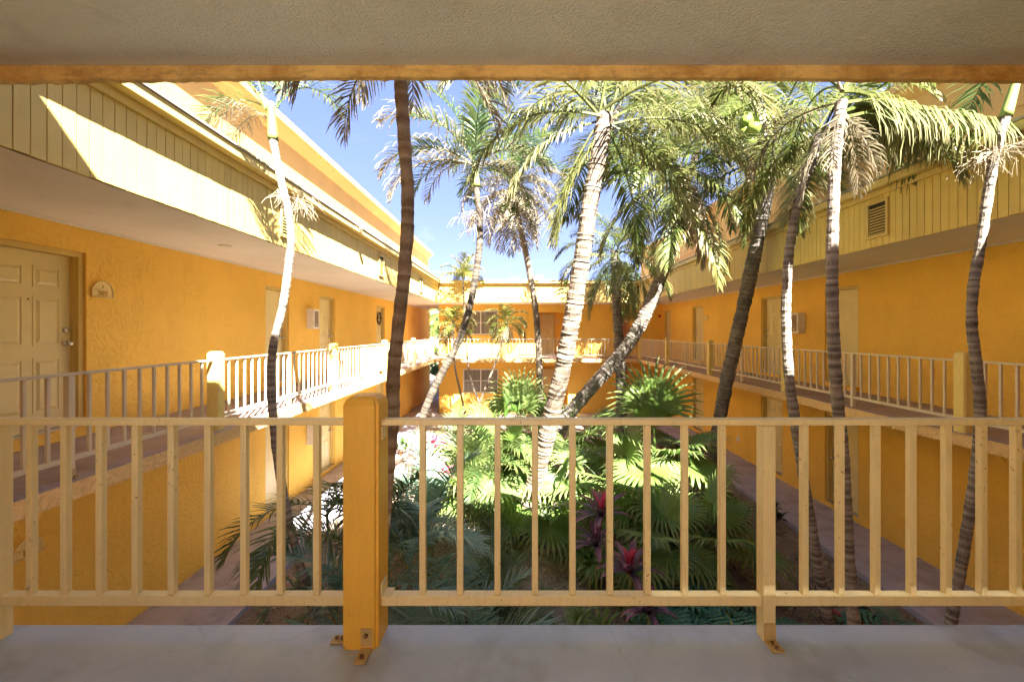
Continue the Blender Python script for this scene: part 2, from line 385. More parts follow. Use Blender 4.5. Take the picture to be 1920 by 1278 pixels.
# ------------------------------------------------------------------ door (child of a wing, sub-parts below it)
_door = {}
def door(parent, loc, rz, wd, h, panels=True, knobside=1):
    """local: x along width 0..wd, faces -y; loc on the wall face; recess .12"""
    key = (round(wd, 3), round(h, 3), panels, knobside)
    if key not in _door:
        fw = .06
        leaf = MB().box(fw+.004, wd-fw-.004, .115, .150, .03, h-fw-.004).mesh('door', 'door', bev=.002)
        fr = MB(); fr.box(0.002, fw, .03, .155, .0, h-.002); fr.box(wd-fw, wd-.002, .03, .155, 0, h-.002); fr.box(fw, wd-fw, .03, .155, h-fw, h-.002)
        fr.box(fw, fw+.02, .075, .113, 0, h-fw-.002); fr.box(wd-fw-.02, wd-fw, .075, .113, 0, h-fw-.002)
        frm = fr.mesh('frame', 'frame')
        th = MB().box(.01, wd-.01, .02, .155, .002, .028).mesh('threshold', 'metal')
        pan = None; pp = []
        if panels:
            W = wd-2*fw; x1 = fw+W*.14; x2 = fw+W*.55; pw = W*.31
            for (zz, hh) in ((.22, .62), (.98, .56), (1.64, .24)):
                zz *= h/2.1; hh *= h/2.1
                for xx in (x1, x2):
                    b = MB(); b.box(0, pw, -.004, .004, 0, .02); b.box(0, pw, -.004, .004, hh-.02, hh); b.box(0, .02, -.004, .004, .02, hh-.02); b.box(pw-.02, pw, -.004, .004, .02, hh-.02)
                    n = len(b.v); i1, i2 = .035, .06
                    b.v += [(i1, .001, i1), (pw-i1, .001, i1), (pw-i1, .001, hh-i1), (i1, .001, hh-i1), (i2, -.011, i2), (pw-i2, -.011, i2), (pw-i2, -.011, hh-i2), (i2, -.011, hh-i2)]
                    b.f += [(n+4, n+5, n+6, n+7)]+[(n+i, n+(i+1) % 4, n+4+(i+1) % 4, n+4+i) for i in range(4)]
                    pp.append((b.mesh('door_panel', 'door'), (xx, .113, zz)))
        kx = wd-fw-.07 if knobside > 0 else fw+.07
        kn = MB(); kn.tube([(0, .0, 0), (0, -.012, 0)], .032, 12); kn.tube([(0, -.012, 0), (0, -.03, 0), (0, -.04, 0), (0, -.055, 0), (0, -.07, 0), (0, -.076, 0)], [.012, .012, .02, .028, .026, .014], 12)
        km = kn.mesh('door_knob', 'metal', smooth=True)
        db = MB(); db.tube([(0, 0, 0), (0, -.018, 0), (0, -.022, 0)], [.03, .03, .02], 12); dbm = db.mesh('deadbolt', 'metal', smooth=True)
        ph = MB().tube([(0, 0, 0), (0, -.006, 0)], .009, 8).mesh('peephole', 'bolt')
        _door[key] = (leaf, frm, th, pp, km, dbm, ph, kx)
    leaf, frm, th, pp, km, dbm, ph, kx = _door[key]
    d = inst('door', leaf, parent, loc, (0, 0, rz))
    inst('frame', frm, d); inst('threshold', th, d)
    for me, l in pp: inst('door_panel', me, d, l)
    inst('door_knob', km, d, (kx, .114, 1.0)); inst('deadbolt', dbm, d, (kx, .114, 1.16))
    if panels: inst('peephole', ph, d, (wd/2, .113, 1.5))
    return d

# ------------------------------------------------------------------ fascia: boards, trim, vents
BW = .102
board_me = MB().box(-BW/2+.0035, BW/2-.0035, -.012, .012, 0, BT-CE+.01).mesh('board', 'board', bev=.0015)
back_h = BT-CE
def fascia(parent, x0, y0, dx, dy, L, out, vents=(), label=None):
    """boards along direction (dx,dy) from (x0,y0); outward normal out (ox,oy)"""
    rz = math.atan2(dy, dx); n = int(L/BW)
    for i in range(n):
        s = (i+.5)*BW; j = rnd.uniform(-.0015, .0015)
        inst('board', board_me, parent, (x0+dx*s+out[0]*(.013+j), y0+dy*s+out[1]*(.013+j), CE-.012+rnd.uniform(-.003, .003)), (0, 0, rz))
    b = MB(); 
    def bx(s0, s1, o0, o1, z0, z1, mb):
        xs = sorted((x0+dx*s0+out[0]*o0, x0+dx*s1+out[0]*o1)); ys = sorted((y0+dy*s0+out[1]*o0, y0+dy*s1+out[1]*o1))
        mb.box(xs[0], xs[1], ys[0], ys[1], z0, z1)
    b = MB(); bx(0, L, -.05, -.0015, CE+.0, BT, b); b.build('groove_backing', 'dark', parent)
    b = MB(); bx(0, L, .027, .065, BT-.04, BT+.04, b); b.build('lower_trim', 'trim', parent, bev=.004)
    b = MB(); bx(0, L, -.05, .175, BT+.042, TT-.03, b); b.build('upper_trim', 'trim', parent, bev=.006)
    b = MB(); bx(0, L, -.25, .195, TT-.028, TT, b); b.build('drip_edge', 'roof', parent, bev=.004)
    for (s, z0, z1, wv) in vents:
        v = MB(); xs = x0+dx*s; ys = y0+dy*s
        o = bpy.data.objects.new('vent', None)
        fm = MB(); W = wv/2; H = z1-z0
        fm.box(-W, W, -.03, 0, 0, .035); fm.box(-W, W, -.03, 0, H-.035, H); fm.box(-W, -W+.035, -.03, 0, .035, H-.035); fm.box(W-.035, W, -.03, 0, .035, H-.035)
        # local -y faces outward
        rzz = math.atan2(out[1], out[0])+math.pi/2
        vo_ = inst('vent', fm.mesh('vent', 'trim', bev=.002), parent, (xs+out[0]*.027, ys+out[1]*.027, z0), (0, 0, rzz))
        bk = MB().box(-W+.035, W-.035, -.003, -.001, .035, H-.035); inst('backing', bk.mesh('backing', 'dark'), vo_)
        sm = MB().prism([(-.024, 0), (-.004, .026), (-.0035, .030), (-.0265, .003)], 'x', -W+.036, W-.036).mesh('slat', 'trim')
        k = int((H-.08)/.042)
        for i in range(k): inst('slat', sm, vo_, (0, 0, .04+i*.042))

def upper_struct(parent, kind, c_w, c_e, a0, a1, sgn):
    """set back parapet wall; kind 'y' runs along y. c_w wall coord, c_e eave coord, sgn towards courtyard"""
    z0, z1, z2, z3 = TT-.25, 7.98, 8.18, 8.30
    th = -sgn*.4
    prof_w = [(c_w, z0), (c_w, z1), (c_w+th, z1), (c_w+th, z0)]
    prof_c = [(c_w+sgn*.004, z1), (c_e-sgn*.02, z2), (c_e-sgn*.02, z2+.01), (c_w+th, z2+.01), (c_w+th, z1+.001)]
    prof_e = [(c_e, z2-.03), (c_e, z3), (c_w+th, z3), (c_w+th, z2+.012), (c_e-sgn*.018, z2+.012), (c_e-sgn*.018, z2-.03)]
    b = sgn*.02
    prof_l = [(c_w+sgn*.001, 7.06), (c_w+b, 7.06), (c_w+b, 7.075), (c_w+sgn*.001, 7.075)]
    for nm, pr, mt in (('parapet_wall', prof_w, 'upper'), ('eave_cove', prof_c, 'upper'), ('eave_fascia', prof_e, 'eave'), ('reveal_strip', prof_l, 'upper')):
        q = MB()
        q.prism(pr, kind, a0, a1); q.build(nm, mt, parent)

# ------------------------------------------------------------------ LEFT WING
LW = empty('apartment_wing', (0, 0, 0), 0, 'long orange two-storey apartment wing with panelled door 202, left of the courtyard', 'building')
DZ = FL+.10; DH = 2.10; DZL = .20; DHL = 2.02
ldoors = [(3.97, 4.97, True), (8.50, 9.38, False), (10.82, 11.75, True), (15.2, 16.15, True)]
holes = [(a, b, DZ, DZ+DH) for a, b, _ in ldoors]+[(a, b, DZL, DZL+DHL) for a, b, _ in ldoors[1:]]
wall('y', XL, 1, -.45, 24.5, 0, CE, holes).build('wall', 'wall', LW)
for a, b, pn in ldoors: door(LW, (XL, a, DZ), R(90), b-a, DH, pn, 1)
for a, b, pn in ldoors[1:]: door(LW, (XL, a, DZL), R(90), b-a, DHL, pn, 1)
q = MB(); q.box(XL-.1, FLX-.03, -.45, 24.5, CE, CE+.1); q.build('soffit', 'soffit', LW)
q = MB(); q.box(XL+.001, XL+.035, FNY-.02, 24.4, CE-.03, CE-.001); q.build('soffit_bead', 'soffit', LW)
q = MB(); q.box(XL-.5, FLX-.051, -.45, 24.5, CE+.101, TT-.06); q.build('roof', 'roof', LW)
q = MB(); 
for a, b, pn in ldoors[:1]+ldoors[2:]: q.box(XL+.001, XL+.10, a-.03, b+.03, FL+.001, FL+.095)
q.build('door_step', 'wall', LW, bev=.006)
fascia(LW, FLX, 2.0, 0, 1, FFY-2.0, (1, 0), vents=((4.15, 5.44, 5.98, .36), (8.4, 5.44, 5.98, .36), (12.7, 5.44, 5.98, .36)))
upper_struct(LW, 'y', -4.85, -4.60, -1, 22.2, 1)
# ------------------------------------------------------------------ RIGHT WING
RW = empty('apartment_wing', (0, 0, 0), 0, 'long orange two-storey apartment wing in shade, right of the courtyard behind the slim palms', 'building')
rdoors = [(8.33, 9.25, False), (10.72, 11.68, True), (15.3, 16.25, True), (18.5, 19.4, True)]
holes = [(a, b, DZ, DZ+DH) for a, b, _ in rdoors]+[(a, b, DZL, DZL+DHL) for a, b, _ in rdoors[:3]]
wall('y', XR, -1, -.45, 24.5, 0, CE, holes).build('wall', 'wall', RW)
for a, b, pn in rdoors: door(RW, (XR, b, DZ), R(-90), b-a, DH, pn, -1)
for a, b, pn in rdoors[:3]: door(RW, (XR, b, DZL), R(-90), b-a, DHL, pn, -1)
q = MB(); q.box(FRX+.03, XR+.1, -.45, 24.5, CE, CE+.1); q.build('soffit', 'soffit', RW)
q = MB(); q.box(XR-.035, XR-.001, FNY-.02, 19.5, CE-.03, CE-.001); q.build('soffit_bead', 'soffit', RW)
q = MB(); q.box(FRX+.051, XR+.5, -.45, 24.5, CE+.101, TT-.06); q.build('roof', 'roof', RW)
q = MB()
for a, b, pn in rdoors: q.box(XR-.10, XR-.001, a-.03, b+.03, FL+.001, FL+.095)
q.build('door_step', 'wall', RW, bev=.006)
fascia(RW, FRX, 2.0, 0, 1, FFY-2.0, (-1, 0), vents=((4.05, 5.44, 5.98, .36), (8.45, 5.44, 5.98, .36), (12.8, 5.44, 5.98, .36)))
upper_struct(RW, 'y', 6.75, 6.50, -1, 22.2, -1)
# ------------------------------------------------------------------ FAR WING
FW = empty('apartment_wing', (0, YF, 0), 0, 'orange wing with two white-framed windows closing the far end of the courtyard', 'building')
FW.location = (0, 0, 0)
W0, W1 = -2.62, -.92
win_z = ((1.07, 2.22), (3.87, 5.02))
holes = [(W0, W1, a, b) for a, b in win_z]
wall('x', YF, -1, -3.78, .95, 0, CE, holes, .12).build('wall', 'wall', FW)
wall('x', YF, -1, 2.45, 4.76, 0, CE, [], .12).build('wall', 'wall', FW)
wall('x', YF, -1, 5.5, XR, 0, CE, [], .12).build('wall', 'wall', FW)
q = MB(); q.box(.95, 2.45, YF-.001, YF+.14, CE-.38, CE); q.box(.95, 2.45, YF-.001, YF+.14, FL-.45, FL-.15); q.build('lintel', 'wall', FW)
q = MB(); q.box(4.76, 5.5, YF-.001, YF+.14, CE-.3, CE); q.build('lintel', 'wall', FW)
# alcove walls and return walls of the passages
q = MB(); q.box(.60, .949, YF+.145, YF+1.4, 0, CE); q.box(2.451, 2.60, YF+.145, YF+1.4, 0, CE); q.box(.6, 2.6, YF+1.4, YF+1.5, 0, CE); q.build('alcove_wall', 'wall', FW)
door(FW, (1.05, YF+1.4, FL+.05), 0, .9, DH, True, 1).location.y = YF+1.24
door(FW, (1.05, YF+1.24, .12), 0, .9, DHL, True, 1)
for xa, xb in ((-3.78, -3.6), (4.6, 4.758), (5.502, 5.68)): MB().box(xa, xb, YF+.142, 24.5, 0, CE).build('passage_wall', 'wall', FW)
q = MB(); q.box(FLX-.03, FRX+.03, FFY+.03, 24.5, CE, CE+.1); q.box(XL, FLX-.03, YF, 24.5, CE-.002, CE-.001); q.build('soffit', 'soffit', FW)
q = MB(); q.box(FLX+.0, FRX, FFY+.06, 24.5, CE+.101, TT-.06); q.build('roof', 'roof', FW)
fascia(FW, FLX+.03, FFY, 1, 0, FRX-FLX-.06, (0, -1), vents=((5.4, 5.5, 5.93, .34),))
for z0, z1 in win_z:
    wn = MB(); f = .05
    wn.box(W0+.002, W1-.002, YF-.02, YF+.05, z0, z0+f); wn.box(W0+.002, W1-.002, YF-.02, YF+.05, z1-f, z1-.002)
    wn.box(W0+.002, W0+f, YF-.02, YF+.05, z0+f, z1-f); wn.box(W1-f, W1-.002, YF-.02, YF+.05, z0+f, z1-f)
    xm = (W0+W1)/2; zm = (z0+z1)/2
    wn.box(xm-.025, xm+.025, YF-.01, YF+.04, z0+f, z1-f)
    wo = wn.build('window', 'white', FW, bev=.002)
    for (a, b) in ((W0+f, xm-.025), (xm+.025, W1-f)):
        for (c, d) in ((z0+f, zm-.015), (zm+.015, z1-f)):
            MB().box(a+.001, b-.001, YF+.025, YF+.03, c, d).build('pane', 'glass', wo)
        MB().box(a, b, YF+.0, YF+.035, zm-.014, zm+.014).build('meeting_rail', 'white', wo)
    MB().box(W0-.05, W1+.05, YF-.06, YF-.021, z0-.05, z0-.001).build('sill', 'trim', wo)
# vertical blinds standing in front of dark room, seen through panes: slats
M['glass'].node_tree.nodes['Principled BSDF'].inputs['Roughness'].default_value = .12
gm = M['glass']; t = gm.node_tree; p = t.nodes['Principled BSDF']
wv = N(t, 'ShaderNodeTexWave', Scale=5.0); wv.bands_direction = 'X'; t.links.new(pos(t), wv.inputs['Vector'])
t.links.new(mix(t, ramp(t, wv.outputs['Fac'], [(.15, 0), (.4, 1)]), (.06, .05, .045), (.32, .29, .24)), p.inputs['Base Color'])

# ------------------------------------------------------------------ NEAR WING (ours): ceiling, drip beam, floor, wall behind, unseen passage added for bounced light
NW = empty('apartment_wing', (0, 0, 0), 0, 'wing the camera stands in, its weathered roof edge running across the top', 'building')
wall('x', -.45, 1, XL, -1.4, 0, CE, [(-3.5, -2.55, DZ, DZ+DH)]).build('wall', 'wall', NW)
wall('x', -.45, 1, 1.3, XR, 0, CE, [(2.2, 3.15, DZ, DZ+DH)]).build('wall', 'wall', NW)
wall('y', -1.4, 1, -4.8, -.45, FL, CE, []).build('passage_wall', 'wall', NW); wall('y', 1.3, -1, -4.8, -.45, FL, CE, []).build('passage_wall', 'wall', NW)  # unseen passage, added so sunlight bounces onto ceiling and near railing
door(NW, (-2.55, -.45, DZ), R(180), .95, DH, True, 1); door(NW, (3.15, -.45, DZ), R(180), .95, DH, True, 1)
q = MB(); q.box(FLX-.029, FRX+.029, -.45, FNY-.035, CE+.001, CE+.1); q.build('ceiling', 'ceil', NW)
q = MB(); q.box(-1.6, 1.5, -4.8, -.451, CE+.001, CE+.1); q.build('ceiling', 'ceil', NW)  # second box roofs the added passage behind the camera
# ragged drip board
q = MB(); n = 400; rr = random.Random(5)
xs = [FLX+(FRX-FLX)*i/n for i in range(n+1)]
zb = [CE-.052-.045*(min(0, x+.3)/3.2)**2-.022*(max(0, x+.3)/3.2)**2-.009*abs(noise.noise(Vector((x*7, 0, 0))))-.006*rr.random()*(rr.random() > .7) for x in xs]
for i in range(n+1):
    for (y, z) in ((FNY-.035, CE+.02), (FNY-.035, zb[i]+.006), (FNY-.03, zb[i]), (FNY-.001, zb[i]+.001), (FNY-.001, CE+.02)): q.v.append((xs[i], y, z))
for i in range(n):
    for k in range(5):
        a = i*5+k; b = i*5+(k+1) % 5; q.f.append((a, b, b+5, a+5))
q.build('drip_board', 'beam', NW)
fascia(NW, FLX+.03, FNY+.015, 1, 0, FRX-FLX-.06, (0, 1))
q = MB(); q.box(FLX, FRX, -.45, FNY-.04, CE+.101, TT-.06); q.build('roof', 'roof', NW)
upper_struct(NW, 'x', .45, .70, -4.58, 6.48, 1)

# ------------------------------------------------------------------ walkway slabs
def slab(x0, x1, y0, y1, m, lip=None):
    q = MB(); q.box(x0, x1, y0, y1, FL-.15, FL-.004); e = setting(q, 'walkway_edge', 'slabedge')
    q = MB(); q.box(x0+.001, x1-.001, y0+.001, y1-.001, FL-.0035, FL); setting(q, 'walkway', m)
slab(XL+.001, EL_, EN+.002, 24.4, 'walk'); slab(ER, XR-.001, EN+.002, 24.4, 'walk'); slab(EL_+.001, ER-.001, EF, 24.4, 'walk')
slab(XL+.001, XR-.001, -.449, EN, 'floor'); slab(-1.4, 1.3, -6.8, -.451, 'floor')  # last slab is the added passage floor that catches sun for bounce

# ------------------------------------------------------------------ railings
RH = .893
def big_post(x, y, label, rz=0, foot=False):
    b = MB(); s = .07
    b.box(-s, s, -s, s, 0, .955)
    me = bpy.data.meshes.new('railing_post'); bm = bmesh.new()
    tmp = b.mesh('tmp', 'post'); bm.from_mesh(tmp); bpy.data.meshes.remove(tmp)
    bmesh.ops.bevel(bm, geom=[e for e in bm.edges if abs(e.verts[0].co.z-e.verts[1].co.z) > .5], offset=.012, segments=2, affect='EDGES')
    top = [f for f in bm.faces if f.normal.z > .9]
    r = bmesh.ops.inset_region(bm, faces=top, thickness=.012); 
    for f in top:
        for v in f.verts: v.co.z += .022
    bmesh.ops.inset_region(bm, faces=top, thickness=.022)
    for f in top:
        for v in f.verts: v.co.z += .013
    bm.to_mesh(me); bm.free(); me.materials.append(M['postnear' if foot else 'post'])
    o = bpy.data.objects.new('railing_post', me); link(o); o.location = (x, y, FL); o.rotation_euler = (0, 0, rz)
    tag(o, label, 'railing post', 'square posts with domed tops between the railing sections')
    if foot:
        f = MB(); f.box(.005, .05, -s-.004, -s-.001, .015, .085); f.box(.005, .05, -s-.075, -s-.001, .002, .008); f.build('foot_bracket', 'rust', o, bev=.001)
        f = MB(); f.tube([(.027, -s-.005, .06), (.027, -s-.012, .06)], .009, 6); f.tube([(.027, -s-.05, .008), (.027, -s-.05, .018)], .009, 6); f.build('bolt', 'bolt', o)
        f = MB(); f.box(-s-.06, -s-.001, -.045, .0, .002, .007); f.build('foot_bracket', 'rust', o, bev=.001)
        f = MB(); f.tube([(-s-.04, -.022, .007), (-s-.04, -.022, .016)], .008, 6); f.tube([(-s-.018, -.022, .007), (-s-.018, -.022, .016)], .008, 6); f.build('bolt', 'bolt', o)
    return o
bal_me = {}
def rail_section(p0, rz, L, label, bals=None, mids=None, m='rail', group='cream railing sections along the walkways', s=.0125, ends=True):
    """local +x along; base at floor"""
    o = empty('railing', (p0[0], p0[1], FL), rz, label, 'railing', group)
    if m not in bal_me:
        bal_me[m] = (MB().box(-s, s, -s, s, .181, RH-.026).mesh('baluster', m, bev=.0025),
                     MB().box(-.025, .025, -.025, .025, .0, RH-.026).mesh('middle_post', m, bev=.003),
                     MB().box(-.0255, .0255, -.085, -.0265, .001, .007).box(-.024, .024, -.029, -.0255, .008, .075).mesh('foot_bracket', 'rust', bev=.001),
                     MB().tube([(0, -.045, .007), (0, -.045, .015)], .007, 6).tube([(0, -.07, .007), (0, -.07, .015)], .007, 6).mesh('bolt', 'bolt'),
                     MB().box(0, .04, -.03, .03, .178, .186).box(0, .006, -.03, .03, .186, .235).box(0, .006, -.025, .025, RH-.08, RH-.03).mesh('end_bracket', m, bev=.001))
    B, MP, FB, BO, EB = bal_me[m]
    MB().box(0, L, -.022, .022, RH-.025, RH).build('top_rail', m, o, bev=.004)
    ms = mids if mids is not None else [L/2]
    xs = [0]+sorted(ms)+[L]; q = []
    for i in range(len(xs)-1):
        a = xs[i]+(.026 if i else 0); b = xs[i+1]-(.026 if i < len(xs)-2 else 0)
        if b-a > .05: MB().box(a, b, -.02, .02, .140, .180).build('bottom_rail', m, o, bev=.003)
    for mx in ms: inst('middle_post', MP, o, (mx, 0, 0)); c = inst('foot_bracket', FB, o, (mx, 0, 0)); inst('bolt', BO, c)
    if bals is None:
        bals = []; nb = max(2, round((L/2)/.157))
        for h in (0, L/2):
            for k in range(1, nb): bals.append(h+(L/2)*k/nb)
    for x in bals: inst('baluster', B, o, (x, 0, 0), (0, 0, 0))
    if ends:
        inst('end_bracket', EB, o, (.001, 0, 0))
    return o
ordn = ['first', 'second', 'third', 'fourth', 'fifth', 'sixth']
XRL, XRR, YRF = -3.82, 5.52, 18.25
lp = [1.85, 5.15, 8.45, 11.70, 14.95, YRF]
for i in range(1, 6):
    big_post(XRL, lp[i], 'pale yellow post on the left walkway, %s from the camera%s' % (ordn[i-1], ', at the far corner' if i == 5 else ''))
for i in range(5):
    rail_section((XRL, lp[i]+(.07 if i else 0)), R(90), lp[i+1]-lp[i]-(.14 if i else .07), 'cream railing section on the left walkway, %s from the near corner' % ordn[i])
rp = [1.85, 5.02, 8.35, 11.62, 14.95, YRF]
for i in range(1, 6):
    big_post(XRR, rp[i], 'pale yellow post on the shaded right walkway, %s from the camera%s' % (ordn[i-1], ', at the far corner' if i == 5 else ''))
for i in range(5):
    o = rail_section((XRR, rp[i]+(.07 if i else 0)), R(90), rp[i+1]-rp[i]-(.14 if i else .07), 'cream railing section on the shaded right walkway, %s from the near corner' % ordn[i])
fp = [XRL, -.72, 2.4, XRR]
for i in (1,): big_post(fp[i], YRF, 'pale yellow post of the far railing below the upper window')
for i, (a, b) in enumerate(((XRL+.07, -.79), (-.65, 2.40), (2.42, XRR-.07))):
    rail_section((a, YRF), 0, b-a, ['cream far railing section in front of the upper window', 'cream far railing section in front of the door alcove', 'cream far railing section right of the alcove, behind the leaning dark palm'][i])
# near railing (pixel measured spacing)
YN = 1.66; pxm = F/YN
def nx(px): return (px-VX)/F*YN
PX = nx(686)
near_post = big_post(PX, YN+.005, 'large yellow railing post in the foreground, left of centre', foot=True)
a = PX+.07; b = nx(2010)
xs = [nx(v)-a for v in (793, 863, 933, 1003, 1073, 1143, 1213, 1283, 1353)]+[nx(v)-a for v in (1507, 1574, 1641, 1708, 1774, 1840, 1904, 1968)]
rail_section((a, YN), 0, b-a, 'worn cream foreground railing right of the large yellow post', bals=xs, mids=[nx(1436)-a], m='railnear', group='foreground railing sections')
a = nx(-90); b = PX-.07
xs = [nx(v)-a for v in (595, 527, 459, 392, 324, 257, 190, 124, 60)]
rail_section((a, YN), 0, b-a, 'worn cream foreground railing left of the large yellow post', bals=xs, mids=[nx(0)-a], m='railnear', group='foreground railing sections', ends=False)

# ------------------------------------------------------------------ plaques, cabinets, devices
def text_mesh(s, size, ext, m):
    c = bpy.data.curves.new('lettering', 'FONT'); c.body = s; c.size = size; c.extrude = ext; c.align_x = 'CENTER'; c.resolution_u = 3; c.offset = .001
    o = bpy.data.objects.new('lettering', c); COL.objects.link(o)
    bpy.context.view_layer.update()
    me = bpy.data.meshes.new_from_object(o.evaluated_get(bpy.context.evaluated_depsgraph_get()))
    bpy.data.objects.remove(o); me.materials.clear(); me.materials.append(M[m]); return me
def plaque(loc, rz, label, top=None, num=None, wd=.26, h=.20):
    o = empty('number_plaque', loc, rz, label, 'sign', 'arched door number plaques')
    W = wd/2; pts = [(-W, 0), (W, 0), (W, h*.45)]
    for k in range(1, 12):
        a = math.pi*k/12; pts.append((W*math.cos(a)*.93, h*.45+(h*.55)*math.sin(a)))
    pts.append((-W, h*.45))
    MB().prism(pts, 'y', -.015, 0).build('plate', 'plaque', o)
    rim = MB(); pl = [(x, -.019, z) for x, z in pts]; rim.tube(pl+[pl[0]], .009, 6); rim.tube([(-W, -.017, h*.47), (W, -.017, h*.47)], .006, 6); rim.build('rim', 'plaque', o, smooth=True)
    if num:
        for s, z, sz in ((top, h*.56, .062), (num, h*.10, .085)):
            inst('lettering', text_mesh(s, sz, .003, 'plaqueu'), o, (0, -.018, z), (R(90), 0, 0))
    return o
plaque((XL+.002, 5.15, EYE+.425), R(90), 'arched plaque reading 202 beside the panelled door at left', 'I', '202')
plaque((XL+.002, 4.37, EYE-2.42), R(90), 'arched plaque reading 101 low on the ground-floor wall at bottom left', 'I', '101')
plaque((XR-.002, 15.05, EYE+.40), R(-90), 'blank-looking arched plaque beside the third door of the right walkway')
plaque((2.05, YF+1.39, EYE+.40), 0, 'arched plaque inside the upper far alcove beside its door')
def cabinet(loc, rz, label, red=False):
    o = empty('extinguisher_cabinet', loc, rz, label, 'cabinet', 'wall-mounted fire extinguisher cabinets')
    b = MB(); b.box(-.15, .15, -.17, 0, 0, .50); b.build('case', 'white', o, bev=.006)
    f = MB(); f.box(-.14, .14, -.182, -.171, .01, .05); f.box(-.14, .14, -.182, -.171, .45, .49); f.box(-.14, -.10, -.182, -.171, .05, .45); f.box(.10, .14, -.182, -.171, .05, .45); f.build('door_frame', 'white', o, bev=.002)
    MB().box(-.1, .1, -.177, -.173, .05, .45).build('glass', 'cabglass', o)
    e = MB(); e.tube([(0, -.185, .1), (0, -.190, .1)], .02, 8); e.build('latch', 'metal', o)
    if red:
        r_ = MB()
        for k in range(4): r_.box(-.152, -.1505, -.13, -.04, .14+k*.055, .175+k*.055)
        r_.build('marking', 'red', o)
    return o
cabinet((XL+.002, 10.30, EYE+.05), R(90), 'white extinguisher cabinet on the upper left wall between two doors')
cabinet((XR-.002, 10.02, EYE-.06), R(-90), 'white extinguisher cabinet with red markings on the upper right wall', True)
cabinet((XL+.002, 10.30, EYE-2.85), R(90), 'white extinguisher cabinet on the ground-floor left wall behind the near railing')
def alarm(loc, rz, label):
    o = empty('fire_alarm', loc, rz, label, 'fire alarm', 'red fire alarms')
    MB().box(-.06, .06, -.05, 0, 0, .13).build('body', 'red', o, bev=.006)
    MB().tube([(0, -.051, .05), (0, -.065, .05), (0, -.068, .05)], [.045, .045, .03], 12).build('horn', 'red', o)
alarm((XL+.002, 21.5, EYE-2.2), R(90), 'small red fire alarm on the far ground-floor left wall')
alarm((6.85, YF-.002, EYE+.65), 0, 'small red fire alarm in the upper far right corner')
alarm((6.6, YF-.002, EYE-2.0), 0, 'small red fire alarm low in the far right corner')
def wallvent(loc, rz, label, wd, h, n, m='wall'):
    o = empty('wall_vent', loc, rz, label, 'vent')
    MB().box(-wd/2, wd/2, -.012, 0, 0, .015).box(-wd/2, wd/2, -.012, 0, h-.015, h).box(-wd/2, -wd/2+.015, -.012, 0, .015, h-.015).box(wd/2-.015, wd/2, -.012, 0, .015, h-.015).build('frame', m, o)
    for k in range(n):
        z = .02+(h-.04)*(k+.2)/n; MB().prism([(-.022, z), (0, z+.02), (0, z+.024), (-.024, z+.004)], 'x', -wd/2+.016, wd/2-.016).build('slat', m, o)
wallvent((XR-.002, 6.95, 3.22), R(-90), 'small square access cover painted orange on the upper right wall', .26, .20, 1)
wallvent((XR-.002, 7.35, .50), R(-90), 'small orange louvre vent low on the ground-floor right wall', .28, .16, 3)
o = tag(MB().box(XR-.012, XR-.002, 12.8, 12.95, .55, .72).build('outlet_cover', 'white', None, bev=.003), 'small white outlet cover low on the ground-floor right wall', 'outlet')
# flood light on the left trim, soffit light
o = empty('flood_light', (FLX+.16, 8.6, 6.2), 0, 'small white floodlight on the left roof trim', 'lamp')
MB().tube([(0, 0, 0), (.03, 0, .03), (.06, 0, .03)], .012, 6).build('arm', 'white', o)
MB().box(.05, .13, -.06, .06, -.01, .07).build('head', 'white', o, bev=.01)
o = empty('ceiling_light', (-4.35, 6.05, CE-.002), 0, 'small round fixture base on the left walkway soffit', 'lamp')
MB().tube([(0, 0, 0), (0, 0, -.012), (0, 0, -.02)], [.09, .085, .05], 16).build('base', 'ceil', o)
# roof vents on far roof
for x, h, l in ((1.02, .42, 'pale round rooftop vent on the far roof'), (-.15, .3, 'small low rooftop vent on the far roof, left of the taller one')):
    o = empty('roof_vent', (x, 20.2, TT-.06), 0, l, 'roof vent')
    MB().tube([(0, 0, 0), (0, 0, h)], .2, 12).build('duct', 'white', o); MB().tube([(0, 0, h), (0, 0, h+.12), (0, 0, h+.16)], [.27, .27, .1], 12).build('cap', 'white', o)
# wreath
o = empty('wreath', (XL-.10, 15.68, FL+1.72), R(90), 'dark leafy wreath hung on the fourth upper door of the left wing', 'wreath')
q = MB(); rr = random.Random(2)
for k in range(170):
    a = rr.uniform(0, 6.28); r0 = .2+rr.uniform(-.05, .05); c = Vector((r0*math.cos(a), -.04+rr.uniform(-.03, .02), r0*math.sin(a)))
    d = Vector((rr.uniform(-1, 1), rr.uniform(-.6, .2), rr.uniform(-1, 1))).normalized()*.06; s_ = d.orthogonal().normalized()*.018
    q.v += [c-s_, c+s_, c+d]; n = len(q.v); q.f.append((n-3, n-2, n-1))
q.build('leaves', 'croton', o)
q = MB(); q.tube([(.2*math.cos(a*.3927), -.03, .2*math.sin(a*.3927)) for a in range(17)], .02, 6); q.build('ring', 'bolt', o)
q = MB()
for k in range(9):
    a = rr.uniform(0, 6.28); q.tube([(.2*math.cos(a), -.06, .2*math.sin(a)), (.2*math.cos(a), -.08, .2*math.sin(a))], [.022, .008], 6)
q.build('flower', 'white', o)

